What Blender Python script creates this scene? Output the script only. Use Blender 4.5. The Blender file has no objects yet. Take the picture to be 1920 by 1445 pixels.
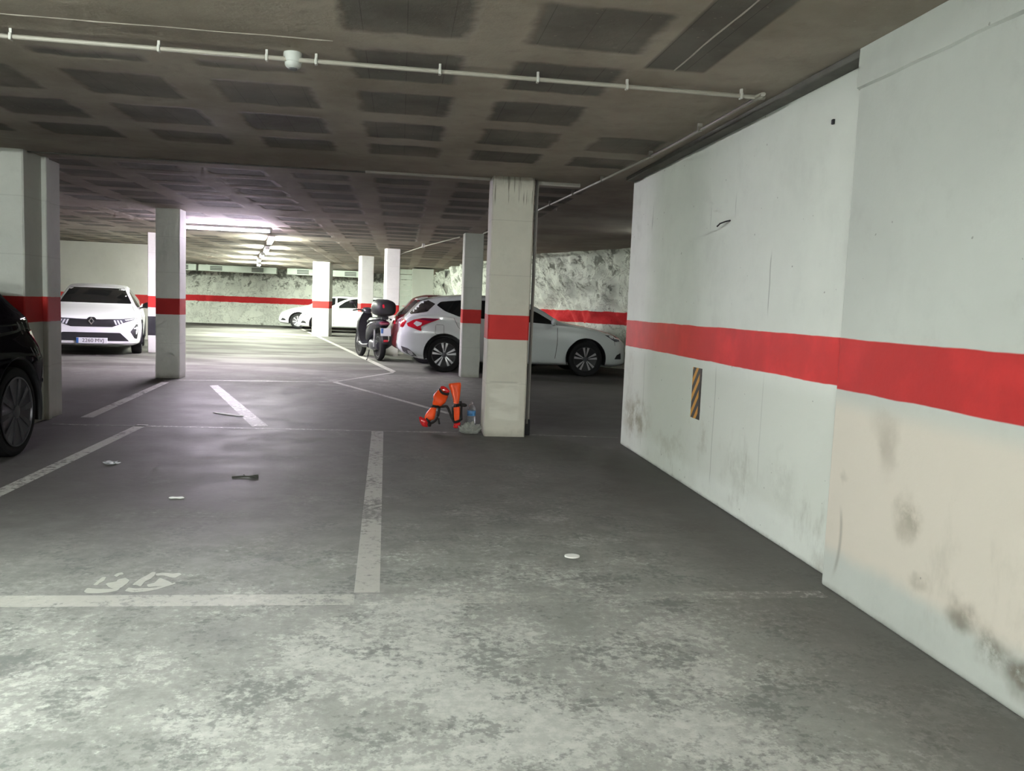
import bpy, bmesh, math, random
import numpy as np
from mathutils import Vector, Matrix, noise
from mathutils.bvhtree import BVHTree
random.seed(7)
PI = math.pi
C = bpy.context.scene.collection
sc = bpy.context.scene
CEIL = 2.49

# ------------------------------------------------------------------ node helpers
class NT:
    def __init__(self, name):
        self.m = bpy.data.materials.new(name)
        self.m.use_nodes = True
        self.t = self.m.node_tree
        self.b = self.t.nodes['Principled BSDF']
        self.tc = self.t.nodes.new('ShaderNodeTexCoord')
        self.geo = self.t.nodes.new('ShaderNodeNewGeometry')
        self.pos = self.geo.outputs['Position']
        self.obj = self.tc.outputs['Object']
    def link(self, a, b): self.t.links.new(a, b)
    def inp(self, node, i, v):
        if v is None: return
        if hasattr(v, 'links'): self.link(v, node.inputs[i])
        else: node.inputs[i].default_value = v
    def math(self, op, a, b=None, c=None, clamp=False):
        n = self.t.nodes.new('ShaderNodeMath'); n.operation = op; n.use_clamp = clamp
        self.inp(n, 0, a); self.inp(n, 1, b); self.inp(n, 2, c)
        return n.outputs[0]
    def sep(self, v):
        n = self.t.nodes.new('ShaderNodeSeparateXYZ'); self.link(v, n.inputs[0]); return n.outputs
    def comb(self, x, y, z):
        n = self.t.nodes.new('ShaderNodeCombineXYZ'); self.inp(n, 0, x); self.inp(n, 1, y); self.inp(n, 2, z); return n.outputs[0]
    def noise(self, v, scale, detail=3, rough=.55, dist=0, col=False):
        n = self.t.nodes.new('ShaderNodeTexNoise'); self.link(v, n.inputs['Vector'])
        n.inputs['Scale'].default_value = scale; n.inputs['Detail'].default_value = detail
        n.inputs['Roughness'].default_value = rough; n.inputs['Distortion'].default_value = dist
        return n.outputs[1 if col else 0]
    def ramp(self, v, lo, hi):      # smooth 0..1
        n = self.t.nodes.new('ShaderNodeMapRange'); n.interpolation_type = 'SMOOTHSTEP'
        self.inp(n, 0, v); n.inputs[1].default_value = lo; n.inputs[2].default_value = hi
        n.inputs[3].default_value = 0; n.inputs[4].default_value = 1
        return n.outputs[0]
    def mix(self, f, a, b):
        n = self.t.nodes.new('ShaderNodeMix'); n.data_type = 'RGBA'
        self.inp(n, 0, f)
        for i, v in ((6, a), (7, b)):
            if hasattr(v, 'links'): self.link(v, n.inputs[i])
            else: n.inputs[i].default_value = (*v[:3], 1)
        return n.outputs[2]
    def vadd(self, a, b):
        n = self.t.nodes.new('ShaderNodeVectorMath'); n.operation = 'ADD'; self.inp(n, 0, a); self.inp(n, 1, b); return n.outputs[0]
    def vscale(self, a, s):
        n = self.t.nodes.new('ShaderNodeVectorMath'); n.operation = 'MULTIPLY'; self.inp(n, 0, a); n.inputs[1].default_value = s; return n.outputs[0]
    def bump(self, h, strength=.3, dist=.01):
        n = self.t.nodes.new('ShaderNodeBump'); n.inputs['Strength'].default_value = strength; n.inputs['Distance'].default_value = dist
        self.link(h, n.inputs['Height']); self.link(n.outputs[0], self.b.inputs['Normal'])
    def box(self, x, lo, hi, s=.004):   # 1 inside lo..hi
        return self.math('MULTIPLY', self.ramp(x, lo - s, lo + s), self.math('SUBTRACT', 1, self.ramp(x, hi - s, hi + s)))
    def blob(self, v, c, r, soft=1.0):       # 1 at the centre, 0 outside r (anisotropic r)
        n = self.t.nodes.new('ShaderNodeVectorMath'); n.operation = 'SUBTRACT'; self.link(v, n.inputs[0]); n.inputs[1].default_value = c
        m = self.t.nodes.new('ShaderNodeVectorMath'); m.operation = 'DIVIDE'; self.link(n.outputs[0], m.inputs[0]); m.inputs[1].default_value = r
        l = self.t.nodes.new('ShaderNodeVectorMath'); l.operation = 'LENGTH'; self.link(m.outputs[0], l.inputs[0])
        return self.math('SUBTRACT', 1, self.ramp(l.outputs['Value'], 1 - soft, 1))
    def out(self, col, rough=.6, spec=.5):
        self.inp(self.b, 'Base Color', col if hasattr(col, 'links') else (*col[:3], 1))
        self.inp(self.b, 'Roughness', rough); self.b.inputs['Specular IOR Level'].default_value = spec
        return self.m

def mat(name, col, rough=.5, metal=0, spec=.5, coat=0, emit=None, es=0, vary=.06, vs=9, alpha=None, trans=0, ior=1.45):
    n = NT(name)
    f = n.noise(n.obj, vs, 3)
    c2 = tuple(max(0, x * (1 - vary * 2)) for x in col[:3])
    n.inp(n.b, 'Base Color', n.mix(f, c2, tuple(min(1, x * (1 + vary)) for x in col[:3])))
    b = n.b
    b.inputs['Roughness'].default_value = rough; b.inputs['Metallic'].default_value = metal
    b.inputs['Specular IOR Level'].default_value = spec; b.inputs['Coat Weight'].default_value = coat
    b.inputs['Coat Roughness'].default_value = .05
    b.inputs['Transmission Weight'].default_value = trans; b.inputs['IOR'].default_value = ior
    if emit: b.inputs['Emission Color'].default_value = (*emit, 1); b.inputs['Emission Strength'].default_value = es
    return n.m

RED = (.56, .036, .034)
ZS0, ZS1 = .945, 1.182

# ---- floor material (shared by the floor and the worn paint on it)
def floor_nodes(n):
    p = n.pos
    x, y, z = n.sep(p)
    big = n.noise(p, .55, 4, .6)
    mid = n.noise(p, 2.3, 7, .62)
    fine = n.noise(p, 26, 5, .68)
    speck = n.noise(p, 85, 3, .6)
    soft = n.noise(n.vadd(p, (7, 3, 0)), 5.5, 6, .66)
    near = n.math('SUBTRACT', 1, n.ramp(n.math('ADD', y, n.math('MULTIPLY', n.math('SUBTRACT', mid, .5), 3)), 2.6, 5.0))
    left = n.math('SUBTRACT', 1, n.ramp(n.math('ADD', x, n.math('MULTIPLY', n.math('SUBTRACT', mid, .5), 2)), -1.9, .1))
    base = n.mix(n.ramp(big, .32, .68), (.170, .172, .158), (.215, .216, .20))
    base = n.mix(n.math('MULTIPLY', near, .7), base, (.255, .262, .248))
    base = n.mix(n.math('MULTIPLY', left, .42), base, (.150, .152, .145))  # left floor colour lowered to offset the hot near lamp
    base = n.mix(n.math('MULTIPLY', n.ramp(soft, .38, .66), .45), base, (.33, .335, .312))
    # patches where the paint has come off: many in the near aisle, few in the bays
    strip = n.math('MULTIPLY', n.blob(p, (.75, 4.8, 0), (1.3, 3.6, 5), .9), .75)
    wear = n.math('MAXIMUM', near, strip)
    band = n.blob(p, (.35, 2.6, 0), (1.3, 2.2, 5), .9)
    bias = n.math('ADD', n.math('MULTIPLY', wear, .075), n.math('MULTIPLY', band, .05))
    bias = n.math('ADD', bias, n.math('MULTIPLY', n.math('SUBTRACT', big, .5), .12))
    v = n.math('MULTIPLY_ADD', mid, .52, n.math('MULTIPLY_ADD', fine, .36, n.math('MULTIPLY', speck, .12)))
    thr = n.math('ADD', v, bias)
    base = n.mix(n.math('MULTIPLY', n.ramp(thr, .50, .62), .40), base, (.40, .405, .38))
    base = n.mix(n.math('MULTIPLY', n.ramp(thr, .585, .635), n.math('MULTIPLY_ADD', n.ramp(n.noise(n.vadd(p, (2, 2, 0)), 17, 6, .75), .38, .62), .42, .20)), base, (.56, .565, .53))
    dv = n.math('MULTIPLY_ADD', n.noise(n.vadd(p, (3, 9, 0)), 3.4, 5, .6), .55, n.math('MULTIPLY', n.noise(n.vadd(p, (1, 5, 0)), 34, 4, .68), .45))
    dark = n.ramp(n.math('ADD', dv, n.math('MULTIPLY', wear, .03)), .545, .615)
    base = n.mix(n.math('MULTIPLY', dark, .62), base, (.125, .135, .128))
    # grime kept by the foot of the wall and darker colour across the bays
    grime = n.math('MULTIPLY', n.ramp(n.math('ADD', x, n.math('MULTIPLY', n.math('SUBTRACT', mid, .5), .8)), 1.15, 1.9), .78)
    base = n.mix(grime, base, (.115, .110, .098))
    bay = n.math('MULTIPLY', n.ramp(n.math('ADD', y, n.math('MULTIPLY', n.math('SUBTRACT', big, .5), 3)), 3.4, 5.6),
                 n.math('SUBTRACT', 1, n.ramp(y, 10.5, 14.5)))
    base = n.mix(n.math('MULTIPLY', bay, .68), base, (.085, .080, .076))
    base = n.mix(n.math('MULTIPLY', n.math('MULTIPLY', left, n.ramp(y, 3.9, 5.6)), .72), base, (.055, .050, .048))  # left bay darkened in colour against the near lamp's light
    farf = n.ramp(y, 12.5, 16)  # far floor colour darkened to hold down the lamps' glare
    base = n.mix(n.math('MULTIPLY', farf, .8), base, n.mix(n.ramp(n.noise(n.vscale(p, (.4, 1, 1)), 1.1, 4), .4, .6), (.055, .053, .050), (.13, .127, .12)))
    side = n.math('MULTIPLY', n.ramp(x, .9, 1.8), n.ramp(y, 8, 9))  # shade behind the pillar and wall, painted into the floor colour
    base = n.mix(n.math('MULTIPLY', side, .7), base, (.04, .038, .035))
    return base, big, mid, fine

n = NT('worn painted concrete floor')
base, big, mid, fine = floor_nodes(n)
n.inp(n.b, 'Roughness', n.math('ADD', n.math('MULTIPLY_ADD', mid, .35, .46), n.math('MULTIPLY', n.ramp(n.sep(n.pos)[1], 9, 15), .2)))
n.bump(n.math('ADD', fine, n.math('MULTIPLY', mid, 2)), .25, .006)
M_floor = n.out(base, None, .10)

def marking_mat(name, col, keep):
    n = NT(name)
    base, big, mid, fine = floor_nodes(n)
    w = n.noise(n.pos, 22, 6, .75)
    k = n.math('ADD', w, n.math('MULTIPLY', n.math('SUBTRACT', n.noise(n.pos, 1.7, 3), .5), .55))
    f = n.math('MULTIPLY', n.ramp(k, keep, keep + .14), .66)
    n.inp(n.b, 'Roughness', .6)
    return n.out(n.mix(f, base, col), None, .3)
M_line = marking_mat('worn white line paint', (.47, .46, .42), .36)
M_lineworn = marking_mat('nearly gone white line paint', (.42, .41, .37), .50)
M_num = marking_mat('worn number paint', (.50, .50, .45), .30)

# ---- ceiling
n = NT('concrete waffle slab ceiling')
p = n.pos
wob = n.vadd(p, n.vscale(n.vadd(n.noise(p, 5, 3, col=True), (-.5, -.5, -.5)), (.10, .10, 0)))
x, y, z = n.sep(wob)
def cell(v, c0, per, half, soft=.036):
    f = n.math('FRACT', n.math('ADD', n.math('DIVIDE', n.math('SUBTRACT', v, c0), per), .5))
    d = n.math('ABSOLUTE', n.math('SUBTRACT', f, .5))
    return n.math('SUBTRACT', 1, n.ramp(d, half - soft, half + soft))
m = n.math('MULTIPLY', cell(x, .0, .825, .335), cell(y, 3.72, .825, .335))
sol = None
def add_solid(e):
    global sol
    sol = e if sol is None else n.math('MAXIMUM', sol, e)
for lo, hi in ((7.2, 8.55), (12.35, 13.2), (17.4, 18.3), (23.2, 24.2), (28.5, 29.6)):
    add_solid(n.box(y, lo, hi, .03))
add_solid(n.math('MULTIPLY', n.ramp(x, 1.16, 1.2), n.math('SUBTRACT', 1, n.ramp(y, 5.75, 5.85))))
add_solid(n.math('MULTIPLY', n.math('SUBTRACT', 1, n.ramp(x, -.36, -.30)), n.math('SUBTRACT', 1, n.ramp(y, 4.65, 4.75))))
add_solid(n.ramp(x, 1.85, 1.9))
m = n.math('MULTIPLY', m, n.math('SUBTRACT', 1, sol))
xx, yy, zz = n.sep(p)
slot = n.math('MULTIPLY', n.box(xx, 1.19, 1.50, .012), n.math('SUBTRACT', 1, n.ramp(yy, 4.18, 4.24)))
m = n.math('MAXIMUM', m, slot)
var = n.noise(p, 1.1, 4, .6)
m = n.math('MULTIPLY', m, n.math('MULTIPLY_ADD', n.ramp(n.noise(p, .9, 2), .3, .6), .35, .65))
rib = n.mix(n.ramp(var, .3, .7), (.29, .25, .205), (.42, .372, .315))
board = n.math('ABSOLUTE', n.math('SUBTRACT', n.math('FRACT', n.math('MULTIPLY', xx, 1 / .2)), .5))
rib = n.mix(n.math('MULTIPLY', n.ramp(n.noise(p, 6, 6, .7), .5, .8), .35), rib, (.16, .14, .115))
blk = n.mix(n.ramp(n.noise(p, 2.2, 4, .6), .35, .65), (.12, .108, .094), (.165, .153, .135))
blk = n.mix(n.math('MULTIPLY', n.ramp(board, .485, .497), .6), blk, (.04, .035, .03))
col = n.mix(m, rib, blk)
spk = n.math('GREATER_THAN', n.noise(p, 38, 2), .735)
col = n.mix(n.math('MULTIPLY', spk, .35), col, (.5, .45, .38))
n.bump(n.math('SUBTRACT', n.math('MULTIPLY', n.noise(p, 9, 6, .7), .5), m), .55, .02)
M_ceil = n.out(col, .85, .25)

# ---- plaster walls
def wall_mat(name, body, low, redstripe=True, axis='y', stains=None, z0=ZS0, z1=ZS1, dirt=.5, redcol=None, marks=False):
    redcol = redcol or RED
    n = NT(name)
    p = n.pos
    x, y, z = n.sep(p)
    a = n.noise(p, 1.3, 4, .6); b = n.noise(p, 7, 6, .7)
    c = n.mix(n.ramp(a, .3, .7), tuple(v * .93 for v in body), body)
    c = n.mix(n.math('MULTIPLY', n.ramp(n.noise(n.vscale(p, (1, 1, .7)), 1.9, 7, .68), .50, .72), .30), c, tuple(v * .74 for v in body))
    c = n.mix(n.math('MULTIPLY', n.ramp(b, .52, .78), .28), c, tuple(v * .76 for v in body))
    lowf = n.math('MULTIPLY', n.math('SUBTRACT', 1, n.ramp(z, z0 - .12, z0)), n.ramp(n.math('ADD', z, n.math('MULTIPLY', n.math('SUBTRACT', a, .5), .18)), .14, .24))
    c = n.mix(lowf, c, low)
    sm = n.noise(n.vscale(p, (1, 1, .45)), 3.3, 6, .66)
    d = n.math('MULTIPLY', n.ramp(sm, .56, .74), n.math('MULTIPLY', n.math('SUBTRACT', 1, n.ramp(z, .35, .85)), dirt))
    c = n.mix(d, c, (.30, .285, .235))
    foot = n.math('MULTIPLY', n.math('SUBTRACT', 1, n.ramp(n.math('ADD', z, n.math('MULTIPLY', b, .05)), .02, .06)), .55)
    c = n.mix(foot, c, (.17, .16, .14))
    if stains: c = stains(n, c, p, a, b)
    pin = n.math('GREATER_THAN', n.noise(p, 27, 1), .79)
    c = n.mix(n.math('MULTIPLY', pin, .6), c, (.2, .2, .18))
    if redstripe:
        wz = n.math('ADD', z, n.math('MULTIPLY', n.math('SUBTRACT', n.noise(p, 2.4, 3), .5), .02))
        s = n.box(wz, z0, z1, .0035)
        rc = n.mix(n.ramp(n.noise(p, 4, 4), .4, .8), tuple(v * .9 for v in redcol), tuple(min(1, v * 1.12) for v in redcol))
        c = n.mix(s, c, rc)
    n.bump(n.math('ADD', b, n.math('MULTIPLY', a, 2)), .22, .01)
    return n.out(c, .62, .3)

def stain_far(n, c, p, a, b):
    w = n.vadd(p, n.vscale(n.vadd(n.noise(p, 4, 5, .7, col=True), (-.5, -.5, -.5)), (0, .5, .5)))
    for cc, r, k, col in (((2.1, 7.2, .33), (1, .6, .24), .95, (.33, .31, .22)), ((2.1, 7.45, .6), (1, .14, .55), .35, (.42, .42, .34)),
                          ((2.1, 5.55, .36), (1, .13, .2), .5, (.40, .39, .32)), ((2.1, 4.9, .3), (1, .5, .22), .38, (.45, .46, .40)),
                          ((2.1, 4.3, .35), (1, .25, .25), .35, (.46, .47, .42)), ((2.1, 7.4, 2.1), (1, .12, .5), .22, (.42, .44, .40)),
                          ((2.1, 6.2, .25), (1, .6, .14), .4, (.42, .41, .33))):
        f = n.math('MULTIPLY', n.math('MULTIPLY', n.blob(w, cc, r, .95), n.ramp(b, .35, .6)), k)
        c = n.mix(f, c, col)
    x, y, z = n.sep(p)
    for yc, za, zb, k in ((7.0, .1, .9, .3), (5.35, .15, .9, .35), (4.62, 1.3, 1.62, .5), (5.62, 1.88, 2.0, .3), (5.2, 1.92, 2.03, .3),
                          (6.99, 2.02, 2.16, .4), (7.0, 1.98, 2.06, .55), (4.61, .3, .9, .18)):
        wy = n.math('ADD', y, n.math('MULTIPLY', n.math('SUBTRACT', n.noise(p, 3, 2), .5), .05))
        f = n.math('MULTIPLY', n.math('MULTIPLY', n.box(wy, yc - .006, yc + .006, .004), n.box(z, za, zb, .05)), k)
        c = n.mix(f, c, (.18, .19, .17))
    return c
def stain_near(n, c, p, a, b):
    w = n.vadd(p, n.vscale(n.vadd(n.noise(p, 3.2, 4, .6, col=True), (-.5, -.5, -.5)), (0, .28, .28)))
    for cc, r, k, col in (((2.04, 3.22, .74), (1, .11, .20), .42, (.27, .235, .185)), ((2.04, 3.02, .50), (1, .11, .13), .62, (.24, .215, .16)),
                          ((2.04, 3.25, .86), (1, .16, .10), .25, (.40, .37, .31)), ((2.04, 3.52, .58), (1, .04, .05), .35, (.35, .33, .28)),
                          ((2.04, 2.68, .22), (1, .13, .07), .7, (.17, .15, .11)), ((2.04, 2.5, .16), (1, .13, .10), .85, (.16, .14, .10)),
                          ((2.04, 2.36, .12), (1, .1, .1), .9, (.14, .12, .09)), ((2.04, 2.92, .26), (1, .08, .04), .4, (.3, .28, .22))):
        f = n.math('MULTIPLY', n.math('MULTIPLY', n.blob(w, cc, r, .95), n.ramp(b, .25, .5)), k)
        c = n.mix(f, c, col)
    # curved tyre scuff: part of a ring
    x, y, z = n.sep(p)
    dy = n.math('SUBTRACT', y, 4.02); dz = n.math('SUBTRACT', z, .275)
    r = n.math('SQRT', n.math('ADD', n.math('MULTIPLY', dy, dy), n.math('MULTIPLY', dz, dz)))
    f = n.math('MULTIPLY', n.math('MULTIPLY', n.box(r, .497, .516, .012), n.box(z, .10, .38, .05)), n.math('LESS_THAN', y, 4.02))
    c = n.mix(n.math('MULTIPLY', f, .6), c, (.25, .235, .20))
    return c
WB = (.79, .82, .765)
M_wall_far = wall_mat('white painted wall', WB, (.70, .725, .665), stains=stain_far, redcol=(.74, .048, .044))  # body and red brightened in colour to stand in for missing light
M_wall_near = wall_mat('white and cream painted wall', (.57, .595, .555), (.68, .625, .545), stains=stain_near, dirt=.25)  # upper colour set darker than the far stretch to mimic weaker light
M_wall_plain = wall_mat('plain pale wall', (.60, .60, .54), (.56, .55, .50), dirt=.3)
M_wall_dim = wall_mat('plain grey wall', (.5, .5, .46), (.48, .47, .43), dirt=.3)

def pillar_mat(name, body, dirt=.35, black=False, drips=False, zz=(ZS0, ZS1)):
    n = NT(name)
    p = n.pos; x, y, z = n.sep(p)
    a = n.noise(p, 2, 4, .6); b = n.noise(p, 11, 6, .7)
    c = n.mix(n.ramp(a, .3, .7), tuple(v * .9 for v in body), body)
    c = n.mix(n.math('MULTIPLY', n.ramp(b, .5, .75), .25), c, tuple(v * .72 for v in body))
    seam = n.box(n.math('ABSOLUTE', n.math('SUBTRACT', n.math('FRACT', n.math('MULTIPLY', z, 1 / .52)), .5)), .49, .5, .003)
    c = n.mix(n.math('MULTIPLY', seam, .25), c, tuple(v * .5 for v in body))
    if drips:
        dn = n.noise(n.vscale(p, (1, 1, .05)), 26, 3, .6)
        edge = n.math('ADD', z, n.math('MULTIPLY', dn, .75))
        f = n.math('MULTIPLY', n.math('MULTIPLY', n.ramp(edge, 2.62, 2.72), n.ramp(dn, .53, .58)), .9)
        c = n.mix(f, c, (.17, .16, .13))
        top = n.math('MULTIPLY', n.ramp(n.math('ADD', z, n.math('MULTIPLY', b, .2)), 2.45, 2.6), .55)
        c = n.mix(top, c, (.24, .225, .19))
        pat = n.math('MULTIPLY', n.box(z, .16, .53, .015), n.box(x, .88, 1.17, .02))
        pat = n.math('MULTIPLY', pat, n.ramp(n.noise(n.vscale(p, (.4, 1, 2.2)), 5, 4), .40, .58))
        c = n.mix(n.math('MULTIPLY', pat, .6), c, (.66, .64, .57))
        pe = n.math('MULTIPLY', n.math('MULTIPLY', n.box(z, .525, .54, .006), n.box(x, .88, 1.15, .02)), .4)
        c = n.mix(pe, c, (.25, .23, .19))
    foot = n.math('MULTIPLY', n.math('SUBTRACT', 1, n.ramp(n.math('ADD', z, n.math('MULTIPLY', b, .12)), .05, .15)), .5)
    c = n.mix(foot, c, (.2, .18, .14))
    wz = n.math('ADD', z, n.math('MULTIPLY', n.math('SUBTRACT', n.noise(p, 3, 2), .5), .016))
    c = n.mix(n.box(wz, zz[0], zz[1], .003), c, n.mix(n.ramp(a, .4, .7), tuple(v * .85 for v in RED), RED))
    if black: c = n.mix(n.box(z, .36, .76, .003), c, (.03, .03, .035))
    n.bump(n.math('ADD', b, a), .3, .01)
    return n.out(c, .7, .25)
M_pil_main = pillar_mat('stained painted pillar', (.56, .535, .465), drips=True)
M_pil = pillar_mat('pale grey painted pillar', (.55, .56, .52))
M_pil_mid = pillar_mat('brightened grey painted pillar', (.78, .79, .74))  # brighter copy of the pillar paint, making up for light it lacks
M_pil_w = pillar_mat('white painted pillar', (.74, .75, .70), black=True)
M_pil_f = pillar_mat('off white painted pillar', (.70, .70, .68))

def rock_mat(name, z0, z1, k=.5, body=(.74, .78, .70), more=.0):
    n = NT(name)
    p = n.pos; x, y, z = n.sep(p)
    w = n.vadd(p, n.vscale(n.noise(p, 1.5, 4, col=True), (.28, .28, .28)))
    a = n.noise(w, 1.1, 5, .6); b = n.noise(w, 3.6, 7, .72)
    cr = n.math('ABSOLUTE', n.math('SUBTRACT', n.noise(w, 2.2, 6, .7), .5))
    c = n.mix(n.ramp(a, .3, .7), tuple(v * .8 for v in body), body)
    hole = n.ramp(n.math('ADD', b, n.math('MULTIPLY', n.ramp(z, 1.2, 2.5), .10 + more)), .59, .67)
    c = n.mix(n.math('MULTIPLY', hole, .75), c, (.13, .135, .11))
    c = n.mix(n.math('MULTIPLY', n.math('SUBTRACT', 1, n.ramp(cr, .0, .03)), k), c, (.16, .165, .14))
    wz = n.math('ADD', z, n.math('MULTIPLY', n.math('SUBTRACT', n.noise(p, 3, 3), .5), .06))
    c = n.mix(n.box(wz, z0, z1, .006), c, n.mix(n.math('MULTIPLY', hole, .4), (.56, .03, .035), (.2, .02, .02)))
    n.bump(b, .9, .06)
    return n.out(c, .8, .2)
M_rock = rock_mat('whitewashed rough rock', .96, 1.23)
M_rock2 = rock_mat('whitewashed rock face', .955, 1.215, .35, (.84, .88, .80), .05)

M = dict(
    white_paint=mat('white car paint', (.78, .80, .80), .28, coat=.6, vary=.01),
    pearl=mat('pearl white car paint', (.62, .66, .66), .25, coat=.8, vary=.01),
    redcar=mat('dark red car paint', (.085, .008, .011), .35, coat=.4, vary=.03),
    black_paint=mat('black car paint', (.003, .0025, .004), .55, spec=.0, coat=.10, ior=1.12, vary=.03),
    glass=mat('dark tinted glass', (.008, .009, .010), .06, spec=.8, vary=.02),
    glass_reflect=mat('tinted glass with painted reflections', (.045, .040, .038), .22, spec=.8, vary=.45, vs=14),  # grey mottling painted in place of blurred reflections
    rubber=mat('tyre rubber', (.012, .012, .013), .75, spec=.25),
    blackpl=mat('black plastic', (.018, .018, .021), .45),
    greypl=mat('grey plastic', (.10, .10, .105), .5),
    chrome=mat('chrome trim', (.72, .72, .74), .18, metal=1, vary=.02),
    alloy=mat('machined alloy', (.55, .55, .57), .3, metal=.75),
    alloydark=mat('dark grey alloy', (.09, .09, .10), .35, metal=.6),
    disc=mat('black wheel inner', (.012, .012, .014), .5),
    redlens=mat('red lamp lens', (.55, .012, .03), .12, coat=1),
    darkredlens=mat('dark red lamp lens', (.16, .01, .04), .12, coat=1),
    clearlens=mat('clear lamp lens', (.72, .74, .78), .1, coat=1, vary=.1),
    headdark=mat('smoked lamp lens', (.10, .10, .12), .1, coat=1),
    plate=mat('white number plate', (.70, .72, .73), .4, vary=.02),
    plateblue=mat('blue plate band', (.05, .16, .45), .4),
    ink=mat('plate lettering', (.04, .04, .045), .5),
    pvc=mat('cream plastic conduit', (.34, .32, .275), .45),
    pvcw=mat('white plastic clip', (.50, .50, .46), .45),
    greysteel=mat('grey steel pipe', (.22, .21, .20), .5),
    detector=mat('white detector plastic', (.50, .52, .49), .4),
    lamp_body=mat('white lamp housing', (.75, .75, .73), .4),
    cement=mat('cement bead', (.30, .27, .23), .9),
    strip=mat('pale timber strip', (.60, .58, .53), .8),
    concrete=mat('dark grey band', (.15, .145, .13), .85, vary=.2),
    duct=mat('pale green painted duct', (.58, .65, .58), .5, vary=.08, vs=2),
    grille=mat('dark vent grille', (.09, .10, .09), .6),
    shutter=mat('pale shutter slats', (.56, .62, .55), .5),
    shed=mat('pale grey painted blockwork', (.50, .54, .49), .7, vary=.05, vs=3),
    orange=mat('bright orange fabric', (.92, .085, .012), .42, vary=.12, vs=14),
    redvinyl=mat('glossy red vinyl', (.62, .02, .022), .22, coat=.5, vary=.1),
    strap=mat('black webbing', (.012, .010, .010), .7),
    bottle=mat('clear bottle plastic', (.9, .95, .97), .08, trans=.92, ior=1.2, vary=.01),
    bottlelabel=mat('blue bottle label', (.10, .30, .62), .4, vary=.3, vs=30),
    film=mat('crumpled clear film', (.50, .51, .47), .3, trans=.45, ior=1.3, vary=.3, vs=20),
    paper=mat('white paper', (.78, .78, .75), .7, vary=.05),
    shiny=mat('crumpled foil', (.8, .8, .85), .25, metal=.6),
    twig=mat('dark dry leaf', (.03, .032, .024), .8),
    leaf=mat('grey brown dry leaf', (.12, .10, .085), .75, vary=.3),
    seam=mat('panel gap', (.06, .065, .065), .8),
)

# ------------------------------------------------------------------ mesh helpers
def obj(name, bm, m, parent=None, smooth=False, angle=None):
    me = bpy.data.meshes.new(name)
    bmesh.ops.remove_doubles(bm, verts=bm.verts, dist=1e-5)
    bmesh.ops.recalc_face_normals(bm, faces=bm.faces)
    bm.to_mesh(me); bm.free()
    ms = m if isinstance(m, (list, tuple)) else [m]
    for k in ms: me.materials.append(k)
    if smooth:
        for f in me.polygons: f.use_smooth = True
        me.set_sharp_from_angle(angle=math.radians(angle or 40))
    o = bpy.data.objects.new(name, me); C.objects.link(o)
    if parent: o.parent = parent
    return o
def tag(o, label=None, cat=None, group=None, kind=None):
    if label: o['label'] = label
    if cat: o['category'] = cat
    if group: o['group'] = group
    if kind: o['kind'] = kind
    return o
def empty(name, loc, rz=0):
    o = bpy.data.objects.new(name, None); C.objects.link(o)
    o.location = loc; o.rotation_euler = (0, 0, rz); o.empty_display_size = .2
    return o
def bbox(bm, lo, hi, bev=0, seg=2):
    lo = Vector(lo); hi = Vector(hi); c = (lo + hi) / 2; d = hi - lo
    r = bmesh.ops.create_cube(bm, size=1, matrix=Matrix.Translation(c) @ Matrix.Diagonal((d.x, d.y, d.z, 1)))
    if bev:
        es = list({e for v in r['verts'] for e in v.link_edges})
        bmesh.ops.bevel(bm, geom=es, offset=bev, segments=seg, affect='EDGES', profile=.5)
    return bm
def box(name, lo, hi, m, parent=None, bev=0, smooth=False):
    return obj(name, bbox(bmesh.new(), lo, hi, bev), m, parent, smooth)
def tube(bm, pts, r, n=10, cap=True, rs=None):
    pts = [Vector(p) for p in pts]; rings = []
    for i, p in enumerate(pts):
        a = pts[max(i - 1, 0)]; b = pts[min(i + 1, len(pts) - 1)]; d = (b - a).normalized()
        up = Vector((0, 0, 1)) if abs(d.z) < .9 else Vector((1, 0, 0))
        u = d.cross(up).normalized(); w = u.cross(d)
        rr = rs[i] if rs else r
        ra, rb = rr if isinstance(rr, tuple) else (rr, rr)
        rings.append([bm.verts.new(p + u * math.cos(2 * PI * k / n) * ra + w * math.sin(2 * PI * k / n) * rb) for k in range(n)])
    for A, B in zip(rings, rings[1:]):
        for k in range(n): bm.faces.new((A[k], A[(k + 1) % n], B[(k + 1) % n], B[k]))
    if cap: bm.faces.new(rings[0][::-1]); bm.faces.new(rings[-1])
    return bm
def smoothpath(pts, k=6):
    pts = [Vector(p) for p in pts]; out = []
    for i in range(len(pts) - 1):
        p0 = pts[max(i - 1, 0)]; p1 = pts[i]; p2 = pts[i + 1]; p3 = pts[min(i + 2, len(pts) - 1)]
        for j in range(k):
            t = j / k
            out.append(.5 * ((2 * p1) + (p2 - p0) * t + (2 * p0 - 5 * p1 + 4 * p2 - p3) * t * t + (3 * p1 - p0 - 3 * p2 + p3) * t ** 3))
    out.append(pts[-1]); return out
def lathe(bm, prof, c=(0, 0, 0), axis='z', n=32, closed=False):
    c = Vector(c); rings = []
    for r, h in prof:
        ring = []
        for k in range(n):
            a = 2 * PI * k / n; u, v = math.cos(a) * r, math.sin(a) * r
            q = {'z': (u, v, h), 'y': (u, h, v), 'x': (h, u, v)}[axis]
            ring.append(bm.verts.new(c + Vector(q)))
        rings.append(ring)
    for A, B in zip(rings, rings[1:] + ([rings[0]] if closed else [])):
        for k in range(n): bm.faces.new((A[k], A[(k + 1) % n], B[(k + 1) % n], B[k]))
    if not closed:
        for R in (rings[0], rings[-1]):
            bm.faces.new(R)
    return bm
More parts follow.
